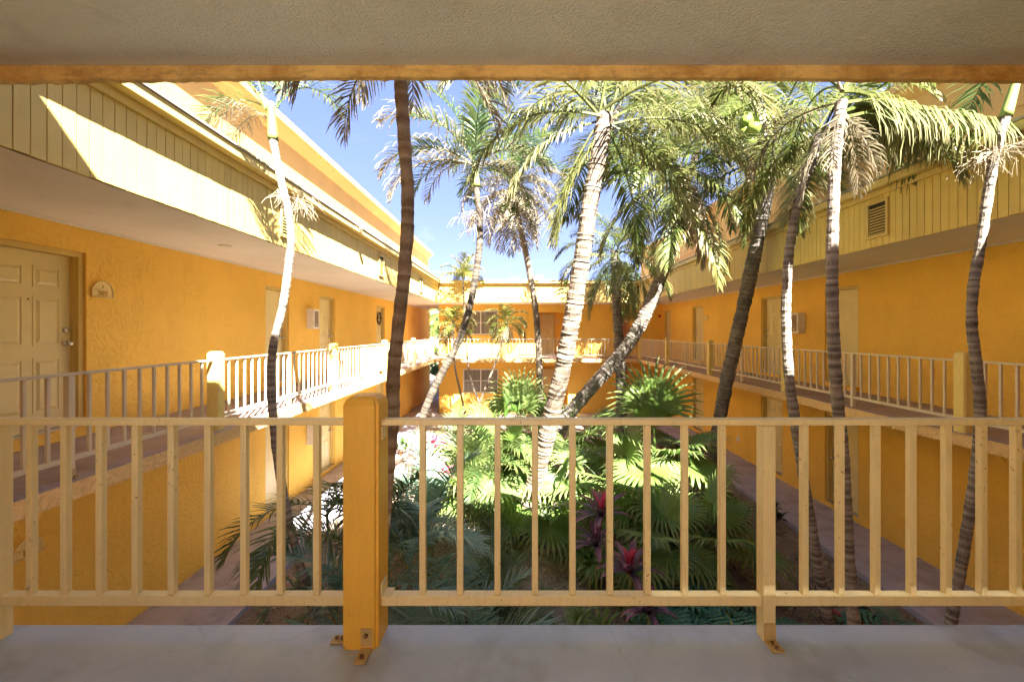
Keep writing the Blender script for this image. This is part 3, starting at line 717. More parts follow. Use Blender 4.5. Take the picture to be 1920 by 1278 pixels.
# ------------------------------------------------------------------ FOLIAGE MESHES
def frond_mesh(name, m, L, e0, bend, n, ll, lw, a0=25, a1=62, droop=.6, dih=.25, seed=0, pet=.16, rr_=.016, curl=1.4, rnd_=.10):
    r = random.Random(seed); mb = MB(); at = []
    K = 22; pts = [Vector((0, 0, 0))]; T = []; yaw = r.uniform(-.25, .25)
    for i in range(K+1):
        s = i/K; e = R(e0)-R(bend)*s**curl; yy = yaw*s
        T.append(Vector((math.cos(e)*math.cos(yy), math.cos(e)*math.sin(yy), math.sin(e))))
        if i: pts.append(pts[-1]+(T[i-1]+T[i])*.5*L/K)
    n0 = len(mb.v); mb.tube([tuple(p_) for p_ in pts], [rr_*(1-.85*i/K)+.002 for i in range(K+1)], 4); at += [.1]*(len(mb.v)-n0)
    for i in range(n):
        for sd in (-1, 1):
            u = (i+.5+r.uniform(-.3, .3))/n; s = pet+(1-pet)*u
            k = min(int(s*K), K-1); f = s*K-k
            p0 = pts[k].lerp(pts[k+1], f); td = T[k].lerp(T[k+1], f).normalized()
            side = Vector((0, 0, 1)).cross(td)
            if side.length < .05: side = Vector((0, 1, 0))
            side.normalize(); up = td.cross(side).normalized()
            if up.z < 0 and abs(td.z) < .9: up = -up
            al = R(a0+(a1-a0)*u+r.uniform(-6, 6))
            d = (side*sd*math.cos(al)+td*math.sin(al)+up*(dih+r.uniform(-.15, .15))).normalized()
            ln = ll*(.45+.55*math.sin(math.pi*min(1, .18+.80*u))**.7)*(1-.45*max(0, u-.75)/.25)*(1+r.uniform(-rnd_, rnd_))
            if r.random() < .07: continue
            dr = droop*(1+r.uniform(-.55, .6)); ln *= (r.uniform(.5, .8) if r.random() < .12 else 1)
            w_ = lw*(1+r.uniform(-.3, .3)); d = (d+Vector((r.uniform(-1, 1), r.uniform(-1, 1), r.uniform(-1, 1)))*.10).normalized(); q = p0.copy(); ps = [(q, d)]
            for (fr, dd) in ((.3, .45), (.4, .9), (.3, 1.3)):
                q = q+d*ln*fr; d = (d+Vector((0, 0, -dr*dd))+Vector((r.uniform(-1, 1), r.uniform(-1, 1), r.uniform(-1, 1)))*.05).normalized(); ps.append((q, d))
            nn = len(mb.v)
            for j, (wf, av) in enumerate(((.5, .0), (1, .3), (.75, .7))):
                pp_, dd = ps[j]; wd = (td-dd*td.dot(dd))
                wd = wd.normalized() if wd.length > .05 else dd.orthogonal().normalized()
                mb.v += [pp_-wd*w_*wf*.5, pp_+wd*w_*wf*.5]; at += [av, av]
            mb.v.append(ps[3][0]); at.append(1.0)
            mb.f += [(nn, nn+1, nn+3, nn+2), (nn+2, nn+3, nn+5, nn+4), (nn+4, nn+5, nn+6)]
    return mb.mesh(name, m, attr=at)
def fan_mesh(name, m, Rr, e0, bend, Lp, n=30, span=150, split=.5, droop=.5, seed=0, cup=.15):
    """petiole from origin, blade at its end"""
    r = random.Random(seed); mb = MB(); at = []
    K = 8; pts = [Vector((0, 0, 0))]; T = []
    for i in range(K+1):
        e = R(e0)-R(bend)*(i/K); T.append(Vector((math.cos(e), 0, math.sin(e))))
        if i: pts.append(pts[-1]+T[i-1]*Lp/K)
    mb.tube([tuple(p_) for p_ in pts], [.013*(1-.4*i/K) for i in range(K+1)], 5); at += [.1]*len(mb.v)
    h = pts[-1]; td = T[-1]; side = Vector((0, 1, 0)); up = td.cross(side)
    if up.z < 0: up = -up
    for i in range(n):
        a = R(-span+2*span*(i+.5)/n); hw = R(span/n)
        def dirv(ang): return td*math.cos(ang)+side*math.sin(ang)
        rl = Rr*(.72+.28*math.cos(a*.55))*(1+r.uniform(-.05, .05)); sp = split*rl
        c0 = dirv(a); 
        mid = h+c0*sp+up*(cup*sp); l = h+dirv(a-hw)*sp+up*(cup*sp-.018); rt = h+dirv(a+hw)*sp+up*(cup*sp-.018)
        nn = len(mb.v); mb.v += [h, l, mid, rt]; at += [0, .4, .4, .4]; mb.f += [(nn, nn+1, nn+2), (nn, nn+2, nn+3)]
        g1 = Vector((0, 0, -droop*(1+r.uniform(-.4, .5))))
        sv = (dirv(a+math.pi/2))
        d = (c0+up*cup*.5+g1*.35).normalized(); q1 = mid+d*(rl-sp)*.5; w1 = sp*math.tan(hw)*.62
        d2 = (d+g1*1.0+sv*r.uniform(-.12, .12)).normalized(); q2 = q1+d2*(rl-sp)*.5
        mb.v += [q1-sv*w1-up*.006, q1, q1+sv*w1-up*.006, q2]; at += [.7, .7, .7, 1]
        mb.f += [(nn+1, nn+4, nn+5, nn+2), (nn+2, nn+5, nn+6, nn+3), (nn+4, nn+7, nn+5), (nn+5, nn+7, nn+6)]
    return mb.mesh(name, m, attr=at)
def blade_mesh(name, m, L, wd, e0, bend, seed=0, fold=.3):
    r = random.Random(seed); mb = MB(); at = []; K = 6; p_ = Vector((0, 0, 0)); yaw = r.uniform(-.2, .2)
    for i in range(K+1):
        s = i/K; e = R(e0)-R(bend)*s**1.3; w_ = wd*(.28+.72*math.sin(math.pi*min(1, .12+s*.88))**.8)*.5 if i < K else .001
        nrm = Vector((-math.sin(e), 0, math.cos(e)))
        mb.v += [p_+Vector((0, -w_, 0))+nrm*w_*fold, p_.copy(), p_+Vector((0, w_, 0))+nrm*w_*fold]; at += [s]*3
        p_ = p_+Vector((math.cos(e), yaw*s, math.sin(e)))*L/K
        if i:
            n = (i-1)*3; mb.f += [(n, n+1, n+4, n+3), (n+1, n+2, n+5, n+4)]
    return mb.mesh(name, m, attr=at)
def philo_mesh(name, L, e0, seed):
    r = random.Random(seed); mb = MB(); at = []
    Lp = L*.9; pts = [Vector((0, 0, 0))]; K = 6
    for i in range(K):
        e = R(e0)-R(35)*i/K; pts.append(pts[-1]+Vector((math.cos(e), 0, math.sin(e)))*Lp/K)
    mb.tube([tuple(p_) for p_ in pts], .009, 4)
    h = pts[-1]; e = R(e0-75); nl = 8
    def pt(s): 
        ee = e-R(30)*s; return h+Vector((math.cos(ee), 0, math.sin(ee)))*L*s, Vector((math.cos(ee), 0, math.sin(ee)))
    for i in range(nl):
        for sd in (-1, 1):
            s = (i+.2)/nl; c, td = pt(s); c2, _ = pt(s+.7/nl); ln = L*.46*math.sin(math.pi*(.25+.68*s))*(1+r.uniform(-.1, .1))
            al = R(-25+75*s); side = Vector((0, sd, 0)); d = (side*math.cos(al)+td*math.sin(al)); 
            d1 = (d+Vector((0, 0, .12))).normalized(); d2 = (d+Vector((0, 0, -.35))).normalized()
            q1 = (c+c2)/2+d1*ln*.55; q2 = q1+d2*ln*.5; wv_ = td*L*.05
            n = len(mb.v); mb.v += [c, c2, q1+wv_, q1-wv_, q2]; mb.f += [(n, n+1, n+2, n+3), (n+3, n+2, n+4)]
    c, td = pt(1); c0, _ = pt(.85); n = len(mb.v); mb.v += [c0+Vector((0, -.05*L, 0)), c0+Vector((0, .05*L, 0)), c+td*L*.15]; mb.f.append((n, n+1, n+2))
    return mb.mesh(name, 'philo')

# coconut frond variants: index by elevation class 0 (up) .. 5 (hanging)
def coco_set(m, seed0=0, L=3.0):
    out = []
    for i, (e0, bend, dr) in enumerate(((78, 60, .35), (58, 85, .55), (35, 95, .75), (12, 90, .9), (-18, 62, 1.0), (-55, 34, .9))):
        out.append([frond_mesh('frond', m, L, e0, bend, 72, .80, .031, droop=dr*1.15, seed=seed0+i*7+k, rr_=.026, pet=.14) for k in range(3)])
    return out
COCO = coco_set('coco', 1); COCOP = coco_set('cocopale', 50); COCOD = [[frond_mesh('frond', 'cocodead', 2.5, -62, 25, 50, .6, .03, droop=1.3, dih=-.1, seed=90+k, rr_=.022) for k in range(3)]]
def areca_set(m, seed0=0, L=1.9, ll=.52, lw=.028, n=40, dr=.45):
    out = []
    for i, (e0, bend) in enumerate(((80, 55), (62, 95), (40, 115), (15, 100), (-20, 65), (-55, 30))):
        out.append([frond_mesh('frond', m, L, e0, bend, n, ll, lw, a0=30, a1=60, droop=dr, dih=.35, seed=seed0+i*5+k, rr_=.014, pet=.14) for k in range(3)])
    return out
AR = areca_set('areca', 100); ARY = areca_set('arecay', 140, L=1.3, ll=.42, lw=.032, n=30, dr=.7); ARB = areca_set('arecab', 180, L=1.75, ll=.50, lw=.028, n=44, dr=.4)
ARP = areca_set('arecap', 220, L=1.7, ll=.5, lw=.022, n=38, dr=1.0)

def spline(pts, n=12):
    out = []; P_ = [Vector(p_) for p_ in pts]; P_ = [P_[0]*2-P_[1]]+P_+[P_[-1]*2-P_[-2]]
    for i in range(1, len(P_)-2):
        a, b, c, d = P_[i-1:i+3]
        for k in range(n):
            t_ = k/n; out.append(.5*((2*b)+(c-a)*t_+(2*a-5*b+4*c-d)*t_*t_+(3*b-a-3*c+d)*t_**3))
    out.append(P_[-2]); return out
def trunk(parent, base, pts, r0, r1, m, ring=.09, depth=.10, sides=12, flare=1.5):
    """pts world, bottom to top; ring scars as geometry"""
    S = spline(pts, 16); D = [0]
    for i in range(1, len(S)): D.append(D[-1]+(S[i]-S[i-1]).length)
    L = D[-1]; step = ring/4; n = int(L/step); P2 = []; rad = []; at = []; j = 0; rr = random.Random(int(r0*1e4)+n)
    g_ = 1; d0 = 0
    for i in range(n+1):
        d = min(L, max(0, L*i/n+(ring*.22*math.sin(i*.37)+ring*.15*math.sin(i*1.13)) if 3 < i < n-3 else L*i/n)); d = max(d, d0); d0 = d
        while j < len(D)-2 and D[j+1] < d: j += 1
        f = (d-D[j])/max(1e-6, D[j+1]-D[j]); p_ = S[j].lerp(S[j+1], f); P2.append(p_-base)
        k = i % 4; u = d/L
        r_ = (r0+(r1-r0)*u)*(1+(flare-1)*math.exp(-d/.25)); g_ = .2+1.3*rr.random() if k == 0 else g_
        r_ *= (1+depth*(.35, 0, .12, .55)[k]*g_)
        r_ *= 1+.05*noise.noise(Vector((d*1.7, r0*100, 0)))
        rad.append(r_); at += [(.55, 1.0, .2, 0)[k]*(.4+.6*rr.random())]*sides
    mb = MB(); mb.tube([tuple(q) for q in P2], rad, sides)
    for i, v in enumerate(mb.v):
        a_ = noise.noise(Vector(v)*9)*r0*.10; c = P2[min(i//sides, n)]; d_ = (Vector(v)-c)
        if d_.length > 0: mb.v[i] = tuple(Vector(v)+d_.normalized()*a_)
    return mb.build('trunk', m, parent, smooth=False, attr=at)
def palm(name, label, cat, pts, r0, r1, m, group=None, **kw):
    """pts (px,py,Y)"""
    W = [P(*q) for q in pts]
    if W[-1].z < W[0].z: W = W[::-1]
    if W[0].z > .1:
        d = (W[0]-W[1]); d = d/abs(d.z)*(W[0].z-.02); d.x *= .6; d.y *= .4; W = [W[0]+d*1.0]+W
    base = Vector((W[0].x, W[0].y, .03)); W[0].z = -.05
    o = empty(name, base, 0, label, cat, group)
    trunk(o, base, W, r0, r1, m, **kw)
    return o, base, W[-1]
def fronds(o, base, top, lst, sets, scale=1.0, seed=0, jit=.06):
    rr = random.Random(seed)
    for q in lst:
        az, cls = q[0], q[1]; sc = (q[2] if len(q) > 2 else 1)*scale*rr.uniform(.93, 1.07)
        S_ = sets[min(cls, len(sets)-1)]
        inst('frond', S_[rr.randrange(len(S_))], o, (top-base)+Vector((rr.uniform(-jit, jit), rr.uniform(-jit, jit), rr.uniform(-jit, jit)-.03*cls)), (R(rr.uniform(-8, 8)), 0, R(az+rr.uniform(-6, 6))), sc)
def ringset(n, cls, off=0, rr=rnd, sc=1):
    return [(off+360*k/n+rr.uniform(-14, 14), cls, sc) for k in range(n)]
def shaft(o, base, a, b, r):
    q = MB(); n = 8
    q.tube([tuple((a+(b-a)*i/n)-base) for i in range(n+1)], [r*(1.25-.55*i/n) for i in range(n+1)], 10); q.build('crownshaft', 'shaft', o, smooth=True)
def flowers(o, base, c, R_, n, seed, m='stalk', down=.6, th=.004):
    rr = random.Random(seed); q = MB()
    for k in range(n):
        a = rr.uniform(0, 6.28); d = Vector((math.cos(a), math.sin(a), rr.uniform(-.7, .5))).normalized()
        p0 = c-base; pts = [p0]; 
        for i in range(3):
            pts.append(pts[-1]+d*R_*.22); d = (d+Vector((rr.uniform(-.3, .3), rr.uniform(-.3, .3), -down*.5))).normalized()
        q.tube([tuple(v) for v in pts], th*1.4, 3)
        for j in range(7):
            s = pts[1+j % 3]; dd = (d+Vector((rr.uniform(-1, 1), rr.uniform(-1, 1), rr.uniform(-1, .6)))).normalized()
            e1 = s+dd*R_*rr.uniform(.15, .35); e2 = e1+(dd+Vector((rr.uniform(-.5, .5), rr.uniform(-.5, .5), -down))).normalized()*R_*rr.uniform(.15, .3)
            q.tube([tuple(s), tuple(e1), tuple(e2)], [th, th*.8, th*.5], 3, cap=False)
    x = q.build('flower_stalk', m, o); x['kind'] = 'stuff'; return x

# ------------------------------------------------------------------ PALMS
G = 'palms rising from the courtyard garden'
# T1 dark slim trunk left of centre
o, b, t_ = palm('palm_tree', 'slim dark-brown palm trunk rising just behind the large foreground post', 'palm tree',
    [(712, 1100, 2.9), (724, 920, 2.88), (736, 780, 2.85), (738, 700, 2.85), (748, 600, 2.85), (759, 500, 2.85), (765, 380, 2.85), (758, 260, 2.85), (751, 150, 2.85), (748, 40, 2.85)], .049, .042, 'trunkb', G, ring=.11, depth=.14)
fronds(o, b, t_+Vector((0, 0, .1)), [(170, 3, .95), (195, 4, .9), (150, 4, .8), (5, 4, .9), (335, 3), (60, 2), (100, 2), (25, 3, .9), (270, 2), (230, 3), (120, 2), (80, 1)], ARP, .72, 1)
# T2 left slim pale palm
o, b, t_ = palm('palm_tree', 'slim pale palm in front of the left walkway with a small sparse crown', 'palm tree',
    [(592, 1165, 4.7), (568, 1080, 4.7), (540, 970, 4.65), (522, 870, 4.6), (512, 780, 4.6), (508, 710, 4.6), (513, 645, 4.6), (530, 575, 4.6), (541, 500, 4.6), (546, 440, 4.6), (538, 385, 4.6), (524, 325, 4.6), (512, 262, 4.6)], .048, .040, 'trunks', G, ring=.07, depth=.10)
shaft(o, b, t_, t_+Vector((-.02, 0, .42)), .045)
fronds(o, b, t_+Vector((-.02, 0, .40)), [(180, 1), (165, 2, .9), (20, 0, .8), (120, 0), (200, 0, .9), (60, 1, .9)], AR, .72, 2)
fronds(o, b, t_+Vector((-.02, 0, .30)), [(172, 2, .85), (150, 3, .7)], ARP, .72, 3)
flowers(o, b, P(546, 370, 4.6), .34, 14, 4, th=.0022)
# T3 centre-left leaning
o, b, t_ = palm('palm_tree', 'leaning grey palm left of centre with looping flower stalks below its crown', 'palm tree',
    [(758, 915, 9.6), (775, 840, 9.5), (800, 760, 9.4), (828, 700, 9.3), (860, 640, 9.2), (884, 560, 9.1), (897, 480, 9), (900, 420, 9), (893, 350, 9)], .095, .065, 'trunkt', G, ring=.10, depth=.12)
shaft(o, b, t_, t_+Vector((-.05, 0, .55)), .075)
c3 = t_+Vector((-.05, 0, .55))
fronds(o, b, c3, ringset(4, 0)+ringset(4, 1, 20)+[(180, 2), (0, 2), (20, 3, .9), (165, 3), (90, 2)], AR, 1.05, 5)
fronds(o, b, c3, [(182, 2, 1.3), (176, 1, 1.35), (190, 3, 1.2), (150, 3, .9), (15, 3, .9), (2, 2, 1.1)], ARP, 1.05, 6)
fl = flowers(o, b, P(897, 400, 9), .75, 12, 7, down=.9, th=.0035)
q = MB()
for sd in (-1, 1):
    q.tube([tuple(P(893+sd*x, y, 9)-b) for x, y in ((3, 372), (20, 368), (26, 385), (22, 405), (14, 420))], [.012]*5, 5)
q.build('flower_stem', 'stalk', o)
# T4 thin straight pale one
o, b, t_ = palm('palm_tree', 'thin straight pale palm at centre with a drooping straw-coloured crown', 'palm tree',
    [(1018, 880, 11.5), (1013, 760, 11.4), (1011, 680, 11.3), (1006, 600, 11.2), (998, 540, 11.1), (985, 470, 11), (968, 398, 11)], .10, .075, 'trunkg', G, ring=.10, depth=.10)
c4 = t_+Vector((-.05, 0, .75)); shaft(o, b, t_, c4, .07)
fronds(o, b, c4, ringset(8, 5)+ringset(10, 4)+ringset(8, 3, 15)+ringset(6, 2, 30), ARP, 1.05, 8)
fronds(o, b, c4+Vector((0, 0, .2)), ringset(5, 2)+ringset(4, 1, 20)+ringset(3, 0), AR, 1.05, 9)
x = flowers(o, b, t_+Vector((0, 0, .15)), .55, 34, 10, 'varieg', down=.1, th=.006)
# T5 the thick pale coconut
o, b, t_ = palm('coconut_palm', 'thick pale curved coconut palm trunk at the centre of the courtyard', 'coconut palm',
    [(972, 1008, 8.0), (985, 960, 7.9), (1003, 900, 7.75), (1020, 835, 7.5), (1036, 770, 7.3), (1055, 690, 7.1), (1072, 600, 6.9), (1090, 490, 6.7), (1105, 390, 6.55), (1122, 290, 6.5), (1135, 215, 6.5)], .165, .12, 'trunkg', G, ring=.085, depth=.16, sides=16, flare=1.15)
fronds(o, b, t_, ringset(4, 0, 10)+[(40, 1), (75, 2), (130, 1), (200, 4, .8), (215, 2), (320, 3), (165, 5, .75), (20, 2), (345, 3), (10, 4, .8), (180, 3, .85)], COCOP, .95, 11, .12)
fronds(o, b, t_+Vector((0, 0, -.1)), [(95, 3), (60, 4), (190, 5, .8)], COCO, .85, 12, .12)
# tall palm behind T5
o, b, t_ = palm('coconut_palm', 'tall palm almost hidden behind the thick pale trunk, crown high against the sky', 'coconut palm',
    [(990, 900, 11.3), (1003, 850, 11.2), (1040, 740, 11.1), (1075, 590, 11.0), (1098, 440, 11.0), (1118, 330, 11.1), (1160, 200, 11.2)], .11, .09, 'trunkd', G, ring=.09, depth=.12)
fronds(o, b, t_, ringset(4, 1, 10)+ringset(3, 2, 35)+[(190, 3), (60, 3)], COCO, .85, 51, .12)
# T6 leaning dark
o, b, t_ = palm('coconut_palm', 'dark coconut palm leaning strongly to the right behind the thick pale one', 'coconut palm',
    [(1000, 905, 10.6), (1028, 820, 10.3), (1070, 770, 10.0), (1122, 712, 9.8), (1175, 650, 9.6), (1212, 585, 9.4), (1240, 515, 9.2), (1262, 445, 9.1), (1272, 370, 9), (1276, 318, 9)], .17, .13, 'trunkd', G, ring=.09, depth=.14, sides=14, flare=1.15)
fronds(o, b, t_, [(5, 4, .85), (120, 4), (180, 4), (60, 4, .8), (230, 4, .9), (300, 4, .8)]+ringset(5, 3, 25)+ringset(5, 2, 12)+ringset(4, 1, 40)+[(185, 2, 1.1), (190, 3, 1.1), (200, 5, .9), (235, 5, .9), (300, 5, .95), (330, 5, .85)], COCO, .86, 13, .15)
fronds(o, b, t_, [(330, 0, 1.05), (0, 0, .95), (300, 0, .9), (20, 0, .9)], COCOD, .95, 14, .12)
o, b, t_ = palm('coconut_palm', 'tall palm behind the leaning dark one, its crown filling the gap above it', 'coconut palm',
    [(1040, 840, 13.2), (1090, 745, 13.0), (1160, 660, 12.8), (1215, 575, 12.6), (1250, 480, 12.5), (1285, 350, 12.4), (1325, 230, 12.4)], .12, .10, 'trunkd', G, ring=.09, depth=.12)
fronds(o, b, t_, ringset(5, 1, 10)+ringset(4, 2, 35)+ringset(3, 3, 5)+ringset(2, 4, 25), COCO, 1.0, 52, .12)
fronds(o, b, t_, ringset(5, 3, 30), COCOP, 1.0, 53, .12)
# T7 upright dark far
o, b, t_ = palm('coconut_palm', 'upright dark coconut palm beside the far right railing corner', 'coconut palm',
    [(1166, 850, 13.2), (1165, 770, 13.1), (1163, 680, 13), (1158, 600, 13), (1155, 530, 13), (1152, 470, 13)], .18, .13, 'trunkd', G, ring=.10, depth=.14, sides=12)
fronds(o, b, t_, ringset(6, 4, 5)+ringset(4, 3, 25)+ringset(4, 2, 12)+ringset(4, 1, 40)+ringset(4, 5), COCO, .75, 15, .15)
# T8 coconut with nuts
o, b, t_ = palm('coconut_palm', 'coconut palm with a cluster of green coconuts, right of centre', 'coconut palm',
    [(1325, 925, 9.9), (1338, 870, 9.8), (1350, 785, 9.6), (1362, 715, 9.4), (1378, 645, 9.2), (1396, 565, 9.0), (1412, 490, 8.7), (1427, 415, 8.4), (1440, 345, 8.2), (1448, 285, 8.1)], .155, .125, 'trunkd', G, ring=.085, depth=.14, sides=14, flare=1.2)
fronds(o, b, t_, ringset(5, 1, 0)+ringset(4, 2, 25)+[(60, 3), (120, 3), (350, 3), (190, 5, .7), (345, 4, .8)], COCO, .9, 16, .12)
fronds(o, b, t_, [(335, 3, .85), (10, 3), (100, 2), (350, 5, .6)], COCOP, .9, 17, .12)
nut = MB(); K = 10
nut.tube([(0, 0, -.13+.26*i/K) for i in range(K+1)], [max(.004, .105*math.sin(math.pi*(i/K)**.85)) for i in range(K+1)], 10)
nutm = nut.mesh('coconut', 'husk', smooth=True)
rr = random.Random(4)
for (px, py, Y) in ((1428, 222, 6.95), (1413, 240, 6.9), (1400, 227, 7.0), (1438, 240, 7.0), (1396, 246, 7.05), (1448, 226, 7.1), (1406, 264, 7.0)):
    inst('coconut', nutm, o, P(px, py, Y)-b, (R(rr.uniform(-30, 30)), R(rr.uniform(-30, 30)), 0), rr.uniform(1.0, 1.15))
q = MB()
for (px, py, Y) in ((1428, 222, 6.95), (1413, 240, 6.9), (1400, 227, 7.0), (1406, 264, 7.0)): q.tube([tuple(t_-b), tuple((t_+P(px, py, Y))/2-b+Vector((0, 0, -.1))), tuple(P(px, py, Y)-b)], .014, 5)
q.build('fruit_stem', 'petiole', o)
# T9
o, b, t_ = palm('palm_tree', 'slim palm with white upper trunk, left of the two straight slim palms at right', 'palm tree',
    [(1552, 1165, 5.15), (1532, 1050, 5.1), (1512, 930, 5.1), (1492, 800, 5.05), (1480, 710, 5.05), (1475, 640, 5.05), (1474, 560, 5.05), (1480, 470, 5.05), (1496, 380, 5.05), (1520, 310, 5.1), (1538, 250, 5.1)], .060, .05, 'trunks', G, ring=.075, depth=.12)
t_ = t_+Vector((0, 0, .1))
fronds(o, b, t_, [(20, 3, .95), (345, 3, .8), (60, 3), (90, 2), (185, 5, .5)], COCOP, .78, 18, .05)
fronds(o, b, t_, [(8, 1, 1.0), (110, 1), (150, 0), (70, 2), (90, 3)], COCO, .7, 19, .05)
# T10
o, b, t_ = palm('palm_tree', 'straight slim palm, dark below and white above, between the first and second right railing posts', 'palm tree',
    [(1612, 1250, 4.0), (1600, 1160, 3.95), (1588, 1000, 3.9), (1580, 850, 3.85), (1571, 760, 3.84), (1563, 640, 3.84), (1560, 520, 3.84), (1562, 400, 3.84), (1567, 280, 3.84), (1578, 190, 3.84)], .052, .046, 'trunks', G, ring=.075, depth=.14)
fronds(o, b, t_+Vector((0, 0, .1)), [(165, 5, .6), (200, 5, .55), (20, 5, .6), (350, 5, .5), (120, 3, .8), (200, 1)], ARP, .85, 20, .04)
fronds(o, b, t_+Vector((0, 0, .15)), [(80, 2), (120, 1), (30, 1)], COCOP, .55, 21, .04)
LONG = [frond_mesh('frond', 'cocopale', 2.7, 22, 40, 96, .60, .030, a0=8, a1=30, droop=4.0, dih=-.5, seed=700+k, rr_=.018, pet=.1, curl=1.2) for k in range(2)]
LONG += [frond_mesh('frond', 'coco', 2.7, 24, 36, 90, .56, .028, a0=8, a1=35, droop=3.0, dih=-.4, seed=710+k, rr_=.018, pet=.1, curl=1.2) for k in range(2)]
for k, az, dz, sc in ((0, 17, -.16, .95), (1, 24, -.02, 1.0), (2, 32, -.10, 1.08), (3, 42, .02, 1.1), (0, 36, .1, 1.1)):
    inst('frond', LONG[k], o, t_-b+Vector((0, 0, dz)), (0, R(3 if k < 2 else 0), R(az)), sc)
# T11
o, b, t_ = palm('palm_tree', 'slim swaying palm farthest right with wiry dry flower stalks', 'palm tree',
    [(1772, 1230, 4.15), (1790, 1130, 4.15), (1812, 1000, 4.12), (1830, 880, 4.1), (1838, 770, 4.1), (1831, 690, 4.1), (1822, 600, 4.1), (1826, 530, 4.1), (1840, 450, 4.1), (1853, 360, 4.1), (1868, 280, 4.1), (1885, 220, 4.1)], .048, .038, 'trunks', G, ring=.075, depth=.12)
shaft(o, b, t_, P(1912, 130, 4.1), .042)
fronds(o, b, P(1914, 110, 4.1), [(20, 1), (340, 1), (60, 2), (180, 1), (140, 2), (100, 1)], AR, .8, 22)
flowers(o, b, P(1862, 285, 4.1), .36, 24, 23, th=.0022, down=.3)
# small far arecas
GA = 'small yellowish palms by the far wall'
for i, (lab, tp, cl) in enumerate((
    ('small yellow palm whose crown shows above the far roof edge', [(905, 770, 17.2), (880, 700, 17.2), (872, 600, 17.2), (868, 520, 17.2)], (0, 1, 2, 2)),
    ('small yellow palm with browning fronds at the far left corner', [(872, 775, 16.2), (862, 730, 16.2), (852, 680, 16.2), (850, 600, 16.2)], (1, 2, 3, 4)),
    ('small yellow palm with a leaning trunk in front of the far windows', [(888, 785, 16.0), (905, 740, 16), (925, 690, 16), (942, 640, 16), (950, 602, 16)], (1, 2, 3, 4)),
    )):
    o, b, t_ = palm('areca_palm', lab, 'palm tree', tp, .045, .035, 'trunkg', GA, ring=.12, depth=.1, sides=8)
    fronds(o, b, t_, [q for c in cl for q in ringset(4, c, c*17)], ARY, .88, 30+i)
    if i: fronds(o, b, t_, ringset(4, 4)+ringset(3, 5), ARP, .5, 40+i)

# ------------------------------------------------------------------ UNDERSTORY
def gp(px, py):      # ground point under pixel
    Y = (EYE-.05)*F/(py-VY); return Vector(((px-VX)/F*Y, Y, .06))
def arecaclump(name, label, loc, stems, h, seed, sets=ARB, sc=1.0):
    o = empty(name, loc, 0, label, 'palm', 'feathery palms clumped in the garden'); rr = random.Random(seed)
    for k in range(stems):
        a = rr.uniform(0, 6.28); d = Vector((math.cos(a), math.sin(a), 0))*rr.uniform(.02, .25); hh = h*rr.uniform(.55, 1.1)
        q = MB(); top = d*1.8+Vector((0, 0, hh)); q.tube([tuple(d), tuple(d*1.2+Vector((0, 0, hh*.5))), tuple(top)], [.028, .024, .02], 6); q.build('stem', 'petiole', o)
        for j in range(7):
            c = rr.choice((0, 1, 1, 2, 2, 3)); S_ = sets[c]
            inst('frond', S_[rr.randrange(3)], o, top+Vector((0, 0, rr.uniform(-.1, .1))), (0, 0, rr.uniform(0, 6.28)), sc*rr.uniform(.8, 1.1))
    return o
arecaclump('feather_palm', 'blue-green feathery palm clump left of the large foreground post', Vector((-1.55, 4.5, .05)), 2, 1.3, 1, ARB, .85)
arecaclump('feather_palm', 'feathery palm arching over the left path beside the slim pale trunk', Vector((-2.35, 5.6, .05)), 2, 1.35, 2, AR, .9)
arecaclump('feather_palm', 'blue-green feathery palm just right of the large foreground post', Vector((-.8, 4.6, .05)), 2, .7, 3, ARB, .75)
arecaclump('feather_palm', 'dark feathery palm behind the foreground post', Vector((-1.35, 6.4, .05)), 2, 1.2, 4, ARB, .85)
arecaclump('feather_palm', 'low olive feathery palm below the thick pale trunk', Vector((-.15, 5.3, .05)), 2, .25, 5, AR, .6)
arecaclump('feather_palm', 'feathery palm in the sun by the pale gravel, left of centre', Vector((-1.0, 8.4, .05)), 3, 1.0, 6, AR, .9)
FANV = {}
def fanset(m, seed0, Rr=.85):
    return [[fan_mesh('fan_leaf', m, Rr, e0, bd, Lp, seed=seed0+i*4+k, droop=dr*1.25, n=30-(6 if i == 0 else 0), span=(108, 132, 145, 150)[i]) for k in range(3)] for i, (e0, bd, Lp, dr) in enumerate(((84, 22, 1.0, .25), (66, 45, 1.0, .45), (48, 60, .95, .6), (28, 60, .85, .75)))]
FAN = fanset('fan', 300); FANY = fanset('fany', 330); FAND = [[fan_mesh('fan_leaf', 'fandead', .7, -30, 55, .5, seed=360+k, droop=1.4, n=24, span=110) for k in range(2)]]
def fanpalm(label, loc, h, spec, seed, sc=1.0, dead=0, base=FAN, alt=FANY, pa=.25):
    o = empty('fan_palm', loc, 0, label, 'fan palm', 'fan palms massed in the garden'); rr = random.Random(seed)
    q = MB(); q.tube([(0, 0, -.05), (.02, 0, h*.5), (0, .02, h)], [.07, .06, .055], 8); q.build('trunk', 'trunkb', o, attr=[.2]*24)
    for s in spec:
        az, c = s[0], s[1]; f = s[2] if len(s) > 2 else 1
        S_ = (alt if rr.random() < pa else base)[c]
        inst('fan_leaf', S_[rr.randrange(3)], o, (rr.uniform(-.04, .04), rr.uniform(-.04, .04), h+rr.uniform(-.08, .05)), (R(rr.uniform(-8, 8)), 0, R(az)), sc*f*rr.uniform(.9, 1.08))
    for k in range(dead): inst('fan_leaf', FAND[0][k % 2], o, (0, 0, h-.05), (0, 0, rr.uniform(3.6, 5.6)), sc)
    return o
def rs(rr, n0, n1, n2, n3):
    return [(360*k/max(1, n)+rr.uniform(-20, 20)+c*23, c) for c, n in enumerate((n0, n1, n2, n3)) for k in range(n)]
r5 = random.Random(12)
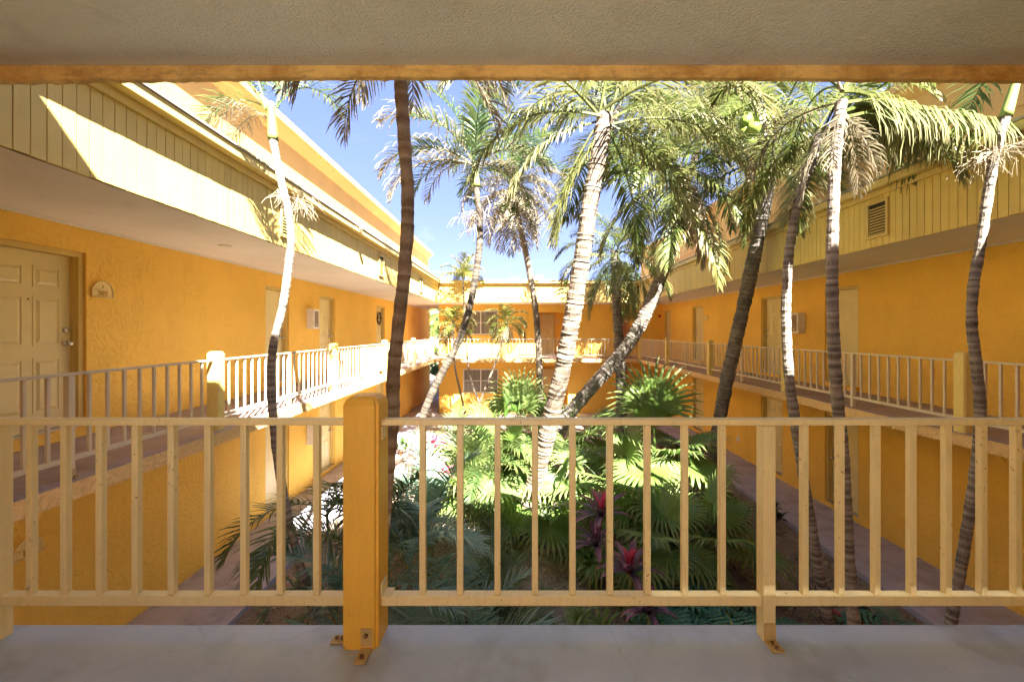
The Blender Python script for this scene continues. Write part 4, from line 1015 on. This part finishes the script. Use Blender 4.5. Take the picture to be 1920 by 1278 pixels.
fanpalm('sunlit fan palm with a large upright bright fan, right of the thick pale trunk', Vector((2.8, 8.3, .05)), 1.1, [(80, 0, 1.25), (100, 0, 1.0), (-85, 1, .8), (200, 1), (-20, 1), (150, 2), (30, 2), (-60, 2), (-120, 2)]+rs(r5, 0, 0, 2, 4), 1, 1.05, alt=FANY, pa=.75)
fanpalm('fan palm with blue-green fans rising left of the thick pale trunk', Vector((.0, 10.3, .05)), 1.15, [(90, 0, 1.1), (150, 0, .9), (40, 0)]+rs(r5, 1, 4, 4, 2), 2, 1.0, pa=.4)
fanpalm('fan palm directly left of the base of the thick pale trunk', Vector((-.35, 8.6, .05)), .7, rs(r5, 2, 4, 5, 3), 3, 1.0, pa=.3)
fanpalm('deep green fan palm at the foot of the thick pale trunk', Vector((.55, 7.5, .05)), .45, rs(r5, 1, 4, 3, 3), 4, .85, dead=2, pa=.1)
fanpalm('broad fan palm in front of the upright bright one', Vector((1.85, 7.8, .05)), .7, rs(r5, 1, 3, 3, 3), 5, .92, pa=.5)
fanpalm('glossy green fan palm near the middle of the foreground railing', Vector((2.15, 6.5, .05)), .35, rs(r5, 1, 3, 4, 4), 6, .82, dead=1, pa=0)
fanpalm('green fan palm drooping beside the right middle railing post', Vector((2.85, 6.4, .05)), .45, rs(r5, 1, 3, 4, 4), 7, .85, dead=1, pa=.05)
fanpalm('fan palm in the sun behind the broad one, near the far path', Vector((1.2, 10.2, .05)), .9, rs(r5, 2, 4, 4, 3), 8, 1.0, pa=.8)
fanpalm('fan palm near the base of the coconut palm that carries nuts', Vector((3.5, 8.6, .05)), .35, rs(r5, 1, 3, 5, 3), 9, .85, pa=.2)
fanpalm('pale fan palm left of the gravel near the leaning grey trunk', Vector((-.9, 9.6, .05)), .5, rs(r5, 1, 4, 4, 2), 10, .85, pa=.7)
fanpalm('small fan palm low against the far right path', Vector((3.6, 12.6, .05)), .6, rs(r5, 1, 3, 4, 2), 11, .9, pa=.3)
fanpalm('small fan palm with dead grey leaves on dark mulch', Vector((.95, 6.0, .05)), .12, [(30, 3, .6)], 12, .6, dead=3, pa=0)
# rosettes
def rosette(name, label, cat, loc, sets, n, h, seed, sc=1.0, group=None, heads=1, stemm='petiole'):
    o = empty(name, loc, 0, label, cat, group); rr = random.Random(seed)
    for hd in range(heads):
        c = Vector((rr.uniform(-.12, .12)*(heads > 1), rr.uniform(-.12, .12)*(heads > 1), h*(1-.25*hd)))
        MB().tube([(c.x*.4, c.y*.4, -.02), tuple(c)], .012, 5).build('stem', stemm, o)
        for k in range(n):
            u = k/n; idx = 0 if u < .3 else (1 if u < .65 else 2); S_ = sets[idx]
            inst('leaf', S_[rr.randrange(len(S_))], o, c, (0, 0, k*2.4+rr.uniform(-.2, .2)), sc*rr.uniform(.85, 1.1))
    return o
def bset(m, L, wd, ms=None, seed=0): return [[blade_mesh('leaf', (ms[i] if ms else m), L*f, wd, e, bd, seed+i*3+k) for k in range(2)] for i, (e, bd, f) in enumerate(((82, 25, .75), (60, 70, 1), (28, 80, 1)))]
CP = bset('cordy', .42, .085, seed=400); CR = bset('cordy', .45, .085, ['cordyr', 'cordy', 'cordy'], 420); CK = bset('cordyr', .4, .07, seed=440)
DR = bset('varieg', .40, .05, seed=460); CG = bset('shrub', .38, .09, seed=480); CRO = bset('croton', .20, .05, seed=500)
gc = 'purple and pink cordylines in the garden'
for i, (px, py, Y, s_, sets, lab) in enumerate((
    (1128, 970, 6.3, 1.25, CR, 'large cordyline with a bright pink centre below the middle of the railing'),
    (1118, 1025, 5.9, 1.1, CP, 'dark purple cordyline just below the pink-centred one'),
    (1180, 1075, 5.4, 1.15, CR, 'blue-purple cordyline with a red upright leaf, beside the dark purple one'),
    (1105, 1060, 5.7, .9, CG, 'small grey-green rosette beside the dark purple cordyline'),
    (1215, 1150, 5.0, 1.0, CP, 'purple cordyline at the lower edge of the garden, near the slab'),
    (815, 838, 8.6, 1.0, CK, 'pink cordyline standing on the pale gravel at left'),
    (828, 895, 7.8, .9, CK, 'small reddish cordyline half hidden behind feathery leaves'))):
    b_ = P(px, py, Y); rosette('cordyline', lab, 'cordyline', Vector((b_.x, b_.y, .06)), sets, 18, max(.1, b_.z-.06), 60+i, s_, gc, 1)
gd = 'low striped rosettes by the slab edge'
for i, (px, py, Y, s_, lab) in enumerate(((1085, 1100, 5.35, .9, 'striped green rosette right of the dead grey leaf'), (975, 1100, 5.2, .8, 'yellow-green rosette below the thick pale trunk'), (1130, 1105, 5.2, 1.0, 'striped rosette beside the purple cordylines'),
    (955, 1150, 4.95, .9, 'lime rosette close to the slab edge at centre'), (1075, 1155, 4.95, 1.0, 'broad lime rosette close to the slab edge, right of centre'), (1380, 1150, 5.0, .8, 'lanky green rosette close to the right middle post'))):
    b_ = P(px, py, Y); rosette('dracaena', lab, 'plant', Vector((b_.x, b_.y, .06)), DR, 20, .12, 80+i, s_, gd)
PH = [[philo_mesh('leaf', .42, e, 520+i) for i in range(2)] for e in (85, 65, 45)]
gp_ = 'blue-green split-leaf philodendrons'
for i, (px, py, Y, s_, lab) in enumerate(((1262, 1045, 5.75, 1.05, 'split-leaf philodendron below the drooping fan palm, upper left one'), (1255, 1085, 5.4, 1.0, 'split-leaf philodendron beside the red-leaved cordyline'), (1322, 1090, 5.45, .8, 'small split-leaf philodendron between two balusters'),
    (1375, 1090, 5.4, .9, 'split-leaf philodendron left of the right middle post'), (1670, 1140, 5.0, 1.1, 'split-leaf philodendron at the edge of the right path'), (1520, 1150, 4.9, .8, 'small split-leaf philodendron at the foot of the slim palms'), (1240, 1150, 5.0, .9, 'split-leaf philodendron at the slab edge beside the purple cordyline'))):
    b_ = P(px, py, Y); rosette('philodendron', lab, 'plant', Vector((b_.x, b_.y, .06)), PH, 13, .04, 100+i, s_, gp_)
def shrub(name, label, loc, h, n, seed, sets, sc=1.0, group=None, flower=None):
    o = empty(name, loc, 0, label, 'shrub', group); rr = random.Random(seed)
    for k in range(n):
        a = rr.uniform(0, 6.28); e = Vector((math.cos(a)*h*.4*rr.random(), math.sin(a)*h*.4*rr.random(), h*rr.uniform(.4, 1)))
        MB().tube([(0, 0, 0), tuple(e*.5+Vector((0, 0, .03))), tuple(e)], [.01, .008, .005], 4).build('stem', 'bolt', o)
        for j in range(11):
            idx = rr.choice((0, 1, 1, 2)); inst('leaf', sets[idx][rr.randrange(2)], o, e*rr.uniform(.75, 1), (0, 0, rr.uniform(0, 6.28)), sc*rr.uniform(.7, 1.1))
    return o
gs = 'dark croton shrubs along the right edge of the garden'
for i, (px, py, Y, h, lab, s_) in enumerate(((1385, 960, 7.7, .75, 'dark croton shrub left of the right middle railing post', 1), (1450, 940, 8.3, .5, 'dark croton shrub touching the right path', 1), (1300, 885, 10.2, .45, 'dark croton shrub near the red flower', 1.1),
    (1545, 1080, 5.6, .4, 'croton with red young leaves between the slim palm trunks', .9), (1610, 1080, 5.5, .3, 'low dark croton at the right path edge beside the straight slim palm', .9))):
    b_ = P(px, py, Y); shrub('croton', lab, Vector((b_.x, b_.y, .05)), h, 8, 130+i, CRO, s_, gs)
b_ = P(1550, 1065, 5.45); rosette('cordyline', 'small red rosette between the two slim palm trunks at right', 'cordyline', Vector((b_.x, b_.y, .06)), bset('cordyr', .2, .05, seed=600), 12, .25, 150, 1, gc)
b_ = P(1322, 862, 10.4); rosette('cordyline', 'orange-red flower spike near the coconut palm base at right', 'cordyline', Vector((b_.x, b_.y, .06)), bset('cordyr', .2, .05, seed=610), 8, b_.z, 151, .9, gc)
r6 = random.Random(9); far = 'low shrubs along the far garden edge'
for i, (px, py, Y, lab) in enumerate(((925, 760, 16.4, 'low green shrub below the far ground-floor window'), (960, 775, 14.5, 'low green shrub behind the blue-green fan palm'), (820, 800, 12.5, 'small dark shrub on the pale gravel'), (1090, 790, 13.5, 'low shrub behind the leaning dark trunk'), (1240, 800, 13.5, 'low shrub behind the upright bright fan'), (750, 800, 13, 'low shrub beside the left path'))):
    b_ = P(px, py, Y); shrub('shrub', lab, Vector((b_.x, b_.y, .05)), .55, 9, 160+i, [[s2 for s2 in l] for l in CG], .55, far)
# boulders on the gravel
for i, (px, py, s_) in enumerate(((800, 782, .34), (815, 795, .25), (850, 905, .16))):
    b_ = gp(px, py); bm = bmesh.new(); bmesh.ops.create_icosphere(bm, subdivisions=3, radius=s_)
    for v in bm.verts: v.co *= 1+.28*noise.noise(v.co*4/s_*.25+Vector((i*9, 0, 0))); v.co.z *= .55
    me = bpy.data.meshes.new('boulder'); bm.to_mesh(me); bm.free(); me.materials.append(M['sand'])
    o = bpy.data.objects.new('boulder', me); link(o); o.location = (b_.x, b_.y, .12)
    tag(o, ['largest pale boulder on the gravel at the far left corner', 'smaller pale boulder in front of the largest one', 'small pale stone on the gravel left of centre'][i], 'boulder', 'pale boulders')

# ------------------------------------------------------------------ litter and ground cover
def litter(name, n, x0, x1, y0, y1, smin, smax, seed, cols, zf):
    rr = random.Random(seed); V = []; Fc = []; Cc = []
    for k in range(n):
        x = rr.uniform(x0, x1); y = y0+(y1-y0)*rr.random()**1.5; z = gz(x, y)+rr.uniform(.0, .022)
        a = rr.uniform(0, 6.28); l = rr.uniform(smin, smax); w_ = l*rr.uniform(.15, .5); d = Vector((math.cos(a), math.sin(a), rr.uniform(-.5, .5))); s = Vector((-d.y, d.x, rr.uniform(-.5, .5)))
        c = Vector((x, y, z)); i = len(V); V += [c-d*l*.5, c+s*w_*.5, c+d*l*.5, c-s*w_*.5]; Fc.append((i, i+1, i+2, i+3))
        cc = rr.choice(cols); f = rr.uniform(.6, 1.2); Cc += [(cc[0]*f, cc[1]*f, cc[2]*f, 1)]*4
    me = bpy.data.meshes.new(name); me.from_pydata([tuple(v) for v in V], [], Fc)
    at = me.color_attributes.new('tint', 'FLOAT_COLOR', 'POINT'); at.data.foreach_set('color', [c for q in Cc for c in q])
    me.materials.append(M['litter']); o = bpy.data.objects.new(name, me); link(o); return o
zf = .075
o = litter('mulch', 34000, -3.8, 5.55, 3.2, 12, .015, .06, 1, [(.16, .11, .08), (.30, .23, .17), (.42, .34, .26), (.10, .07, .05), (.5, .44, .38)], zf); tag(o, 'brown bark mulch and chips covering the garden bed', 'mulch', kind='stuff')
o = litter('leaf_litter', 3600, -3.8, 5.55, 3.2, 17, .06, .22, 2, [(.36, .27, .17), (.45, .36, .24), (.22, .14, .08), (.15, .18, .06)], zf+.01); tag(o, 'fallen dry leaves scattered over the garden bed', 'leaf litter', kind='stuff')
# low seedlings / small plants as ground cover
rr = random.Random(77); q = MB()
for k in range(420):
    x = rr.uniform(-3.6, 5.3); y = rr.uniform(3.5, 15)
    if rr.random() < .55: x = rr.uniform(-2.5, 2.2)
    for j in range(6):
        a = rr.uniform(0, 6.28); l = rr.uniform(.06, .2); d = Vector((math.cos(a), math.sin(a), rr.uniform(.5, 1.6))).normalized(); s = Vector((-d.y, d.x, 0))*.012
        c = Vector((x, y, gz(x, y))); e = c+d*l; f = e+Vector((d.x, d.y, -.3))*l*.6; n = len(q.v)
        q.v += [c, e-s, e+s, f]; q.f += [(n, n+1, n+2), (n+1, n+3, n+2)]
o = q.build('ground_cover', 'shrub'); tag(o, 'small green seedlings sprouting through the mulch', 'ground cover', kind='stuff')
# debris on left roof edge
# ------------------------------------------------------------------ TREES BEYOND
def leaftree(label, loc, h, rad, n, seed, m='shrub', group='leafy trees beyond the far wing'):
    o = empty('broadleaf_tree', loc, 0, label, 'tree', group); rr = random.Random(seed)
    q = MB(); q.tube([(0, 0, -.1), (.1, 0, h*.3), (0, .1, h*.6)], [.2, .15, .08], 8)
    for k in range(6):
        a = k*1.05; q.tube([(0, 0, h*.35), (math.cos(a)*rad*.5, math.sin(a)*rad*.5, h*.7)], [.07, .02], 5)
    q.build('trunk', 'trunkb', o, attr=[.1]*len(q.v))
    q = MB(); cl_ = [(Vector((rr.uniform(-1, 1)*rad*.7, rr.uniform(-1, 1)*rad*.7, h*rr.uniform(.25, .95))), rr.uniform(.35, .6)*rad*.7) for _ in range(16)]
    for k in range(n):
        c, r_ = rr.choice(cl_); d = Vector((rr.gauss(0, 1), rr.gauss(0, 1), rr.gauss(0, 1))).normalized()*r_*rr.uniform(.5, 1)
        p_ = c+d; a = Vector((rr.gauss(0, 1), rr.gauss(0, 1), rr.gauss(0, .6))).normalized()*rr.uniform(.07, .16); s = a.orthogonal().normalized()*.035
        i = len(q.v); q.v += [p_-a, p_+s, p_+a, p_-s]; q.f.append((i, i+1, i+2, i+3))
    q.build('crown', m, o)
leaftree('leafy tree showing through the left end passage', (-5.2, 29, 0), 5.5, 2.2, 9000, 1)
leaftree('bushy shrub filling the bottom of the left end passage', (-4.3, 26.8, 0), 2.6, 1.3, 5000, 2)
leaftree('leafy tree showing through the right end passage', (7.2, 29, 0), 6.2, 2.3, 8000, 3)
leaftree('light green treetop peeking over the far roof right of centre', (8.2, 31, 0), 8.9, 2.2, 9000, 4)
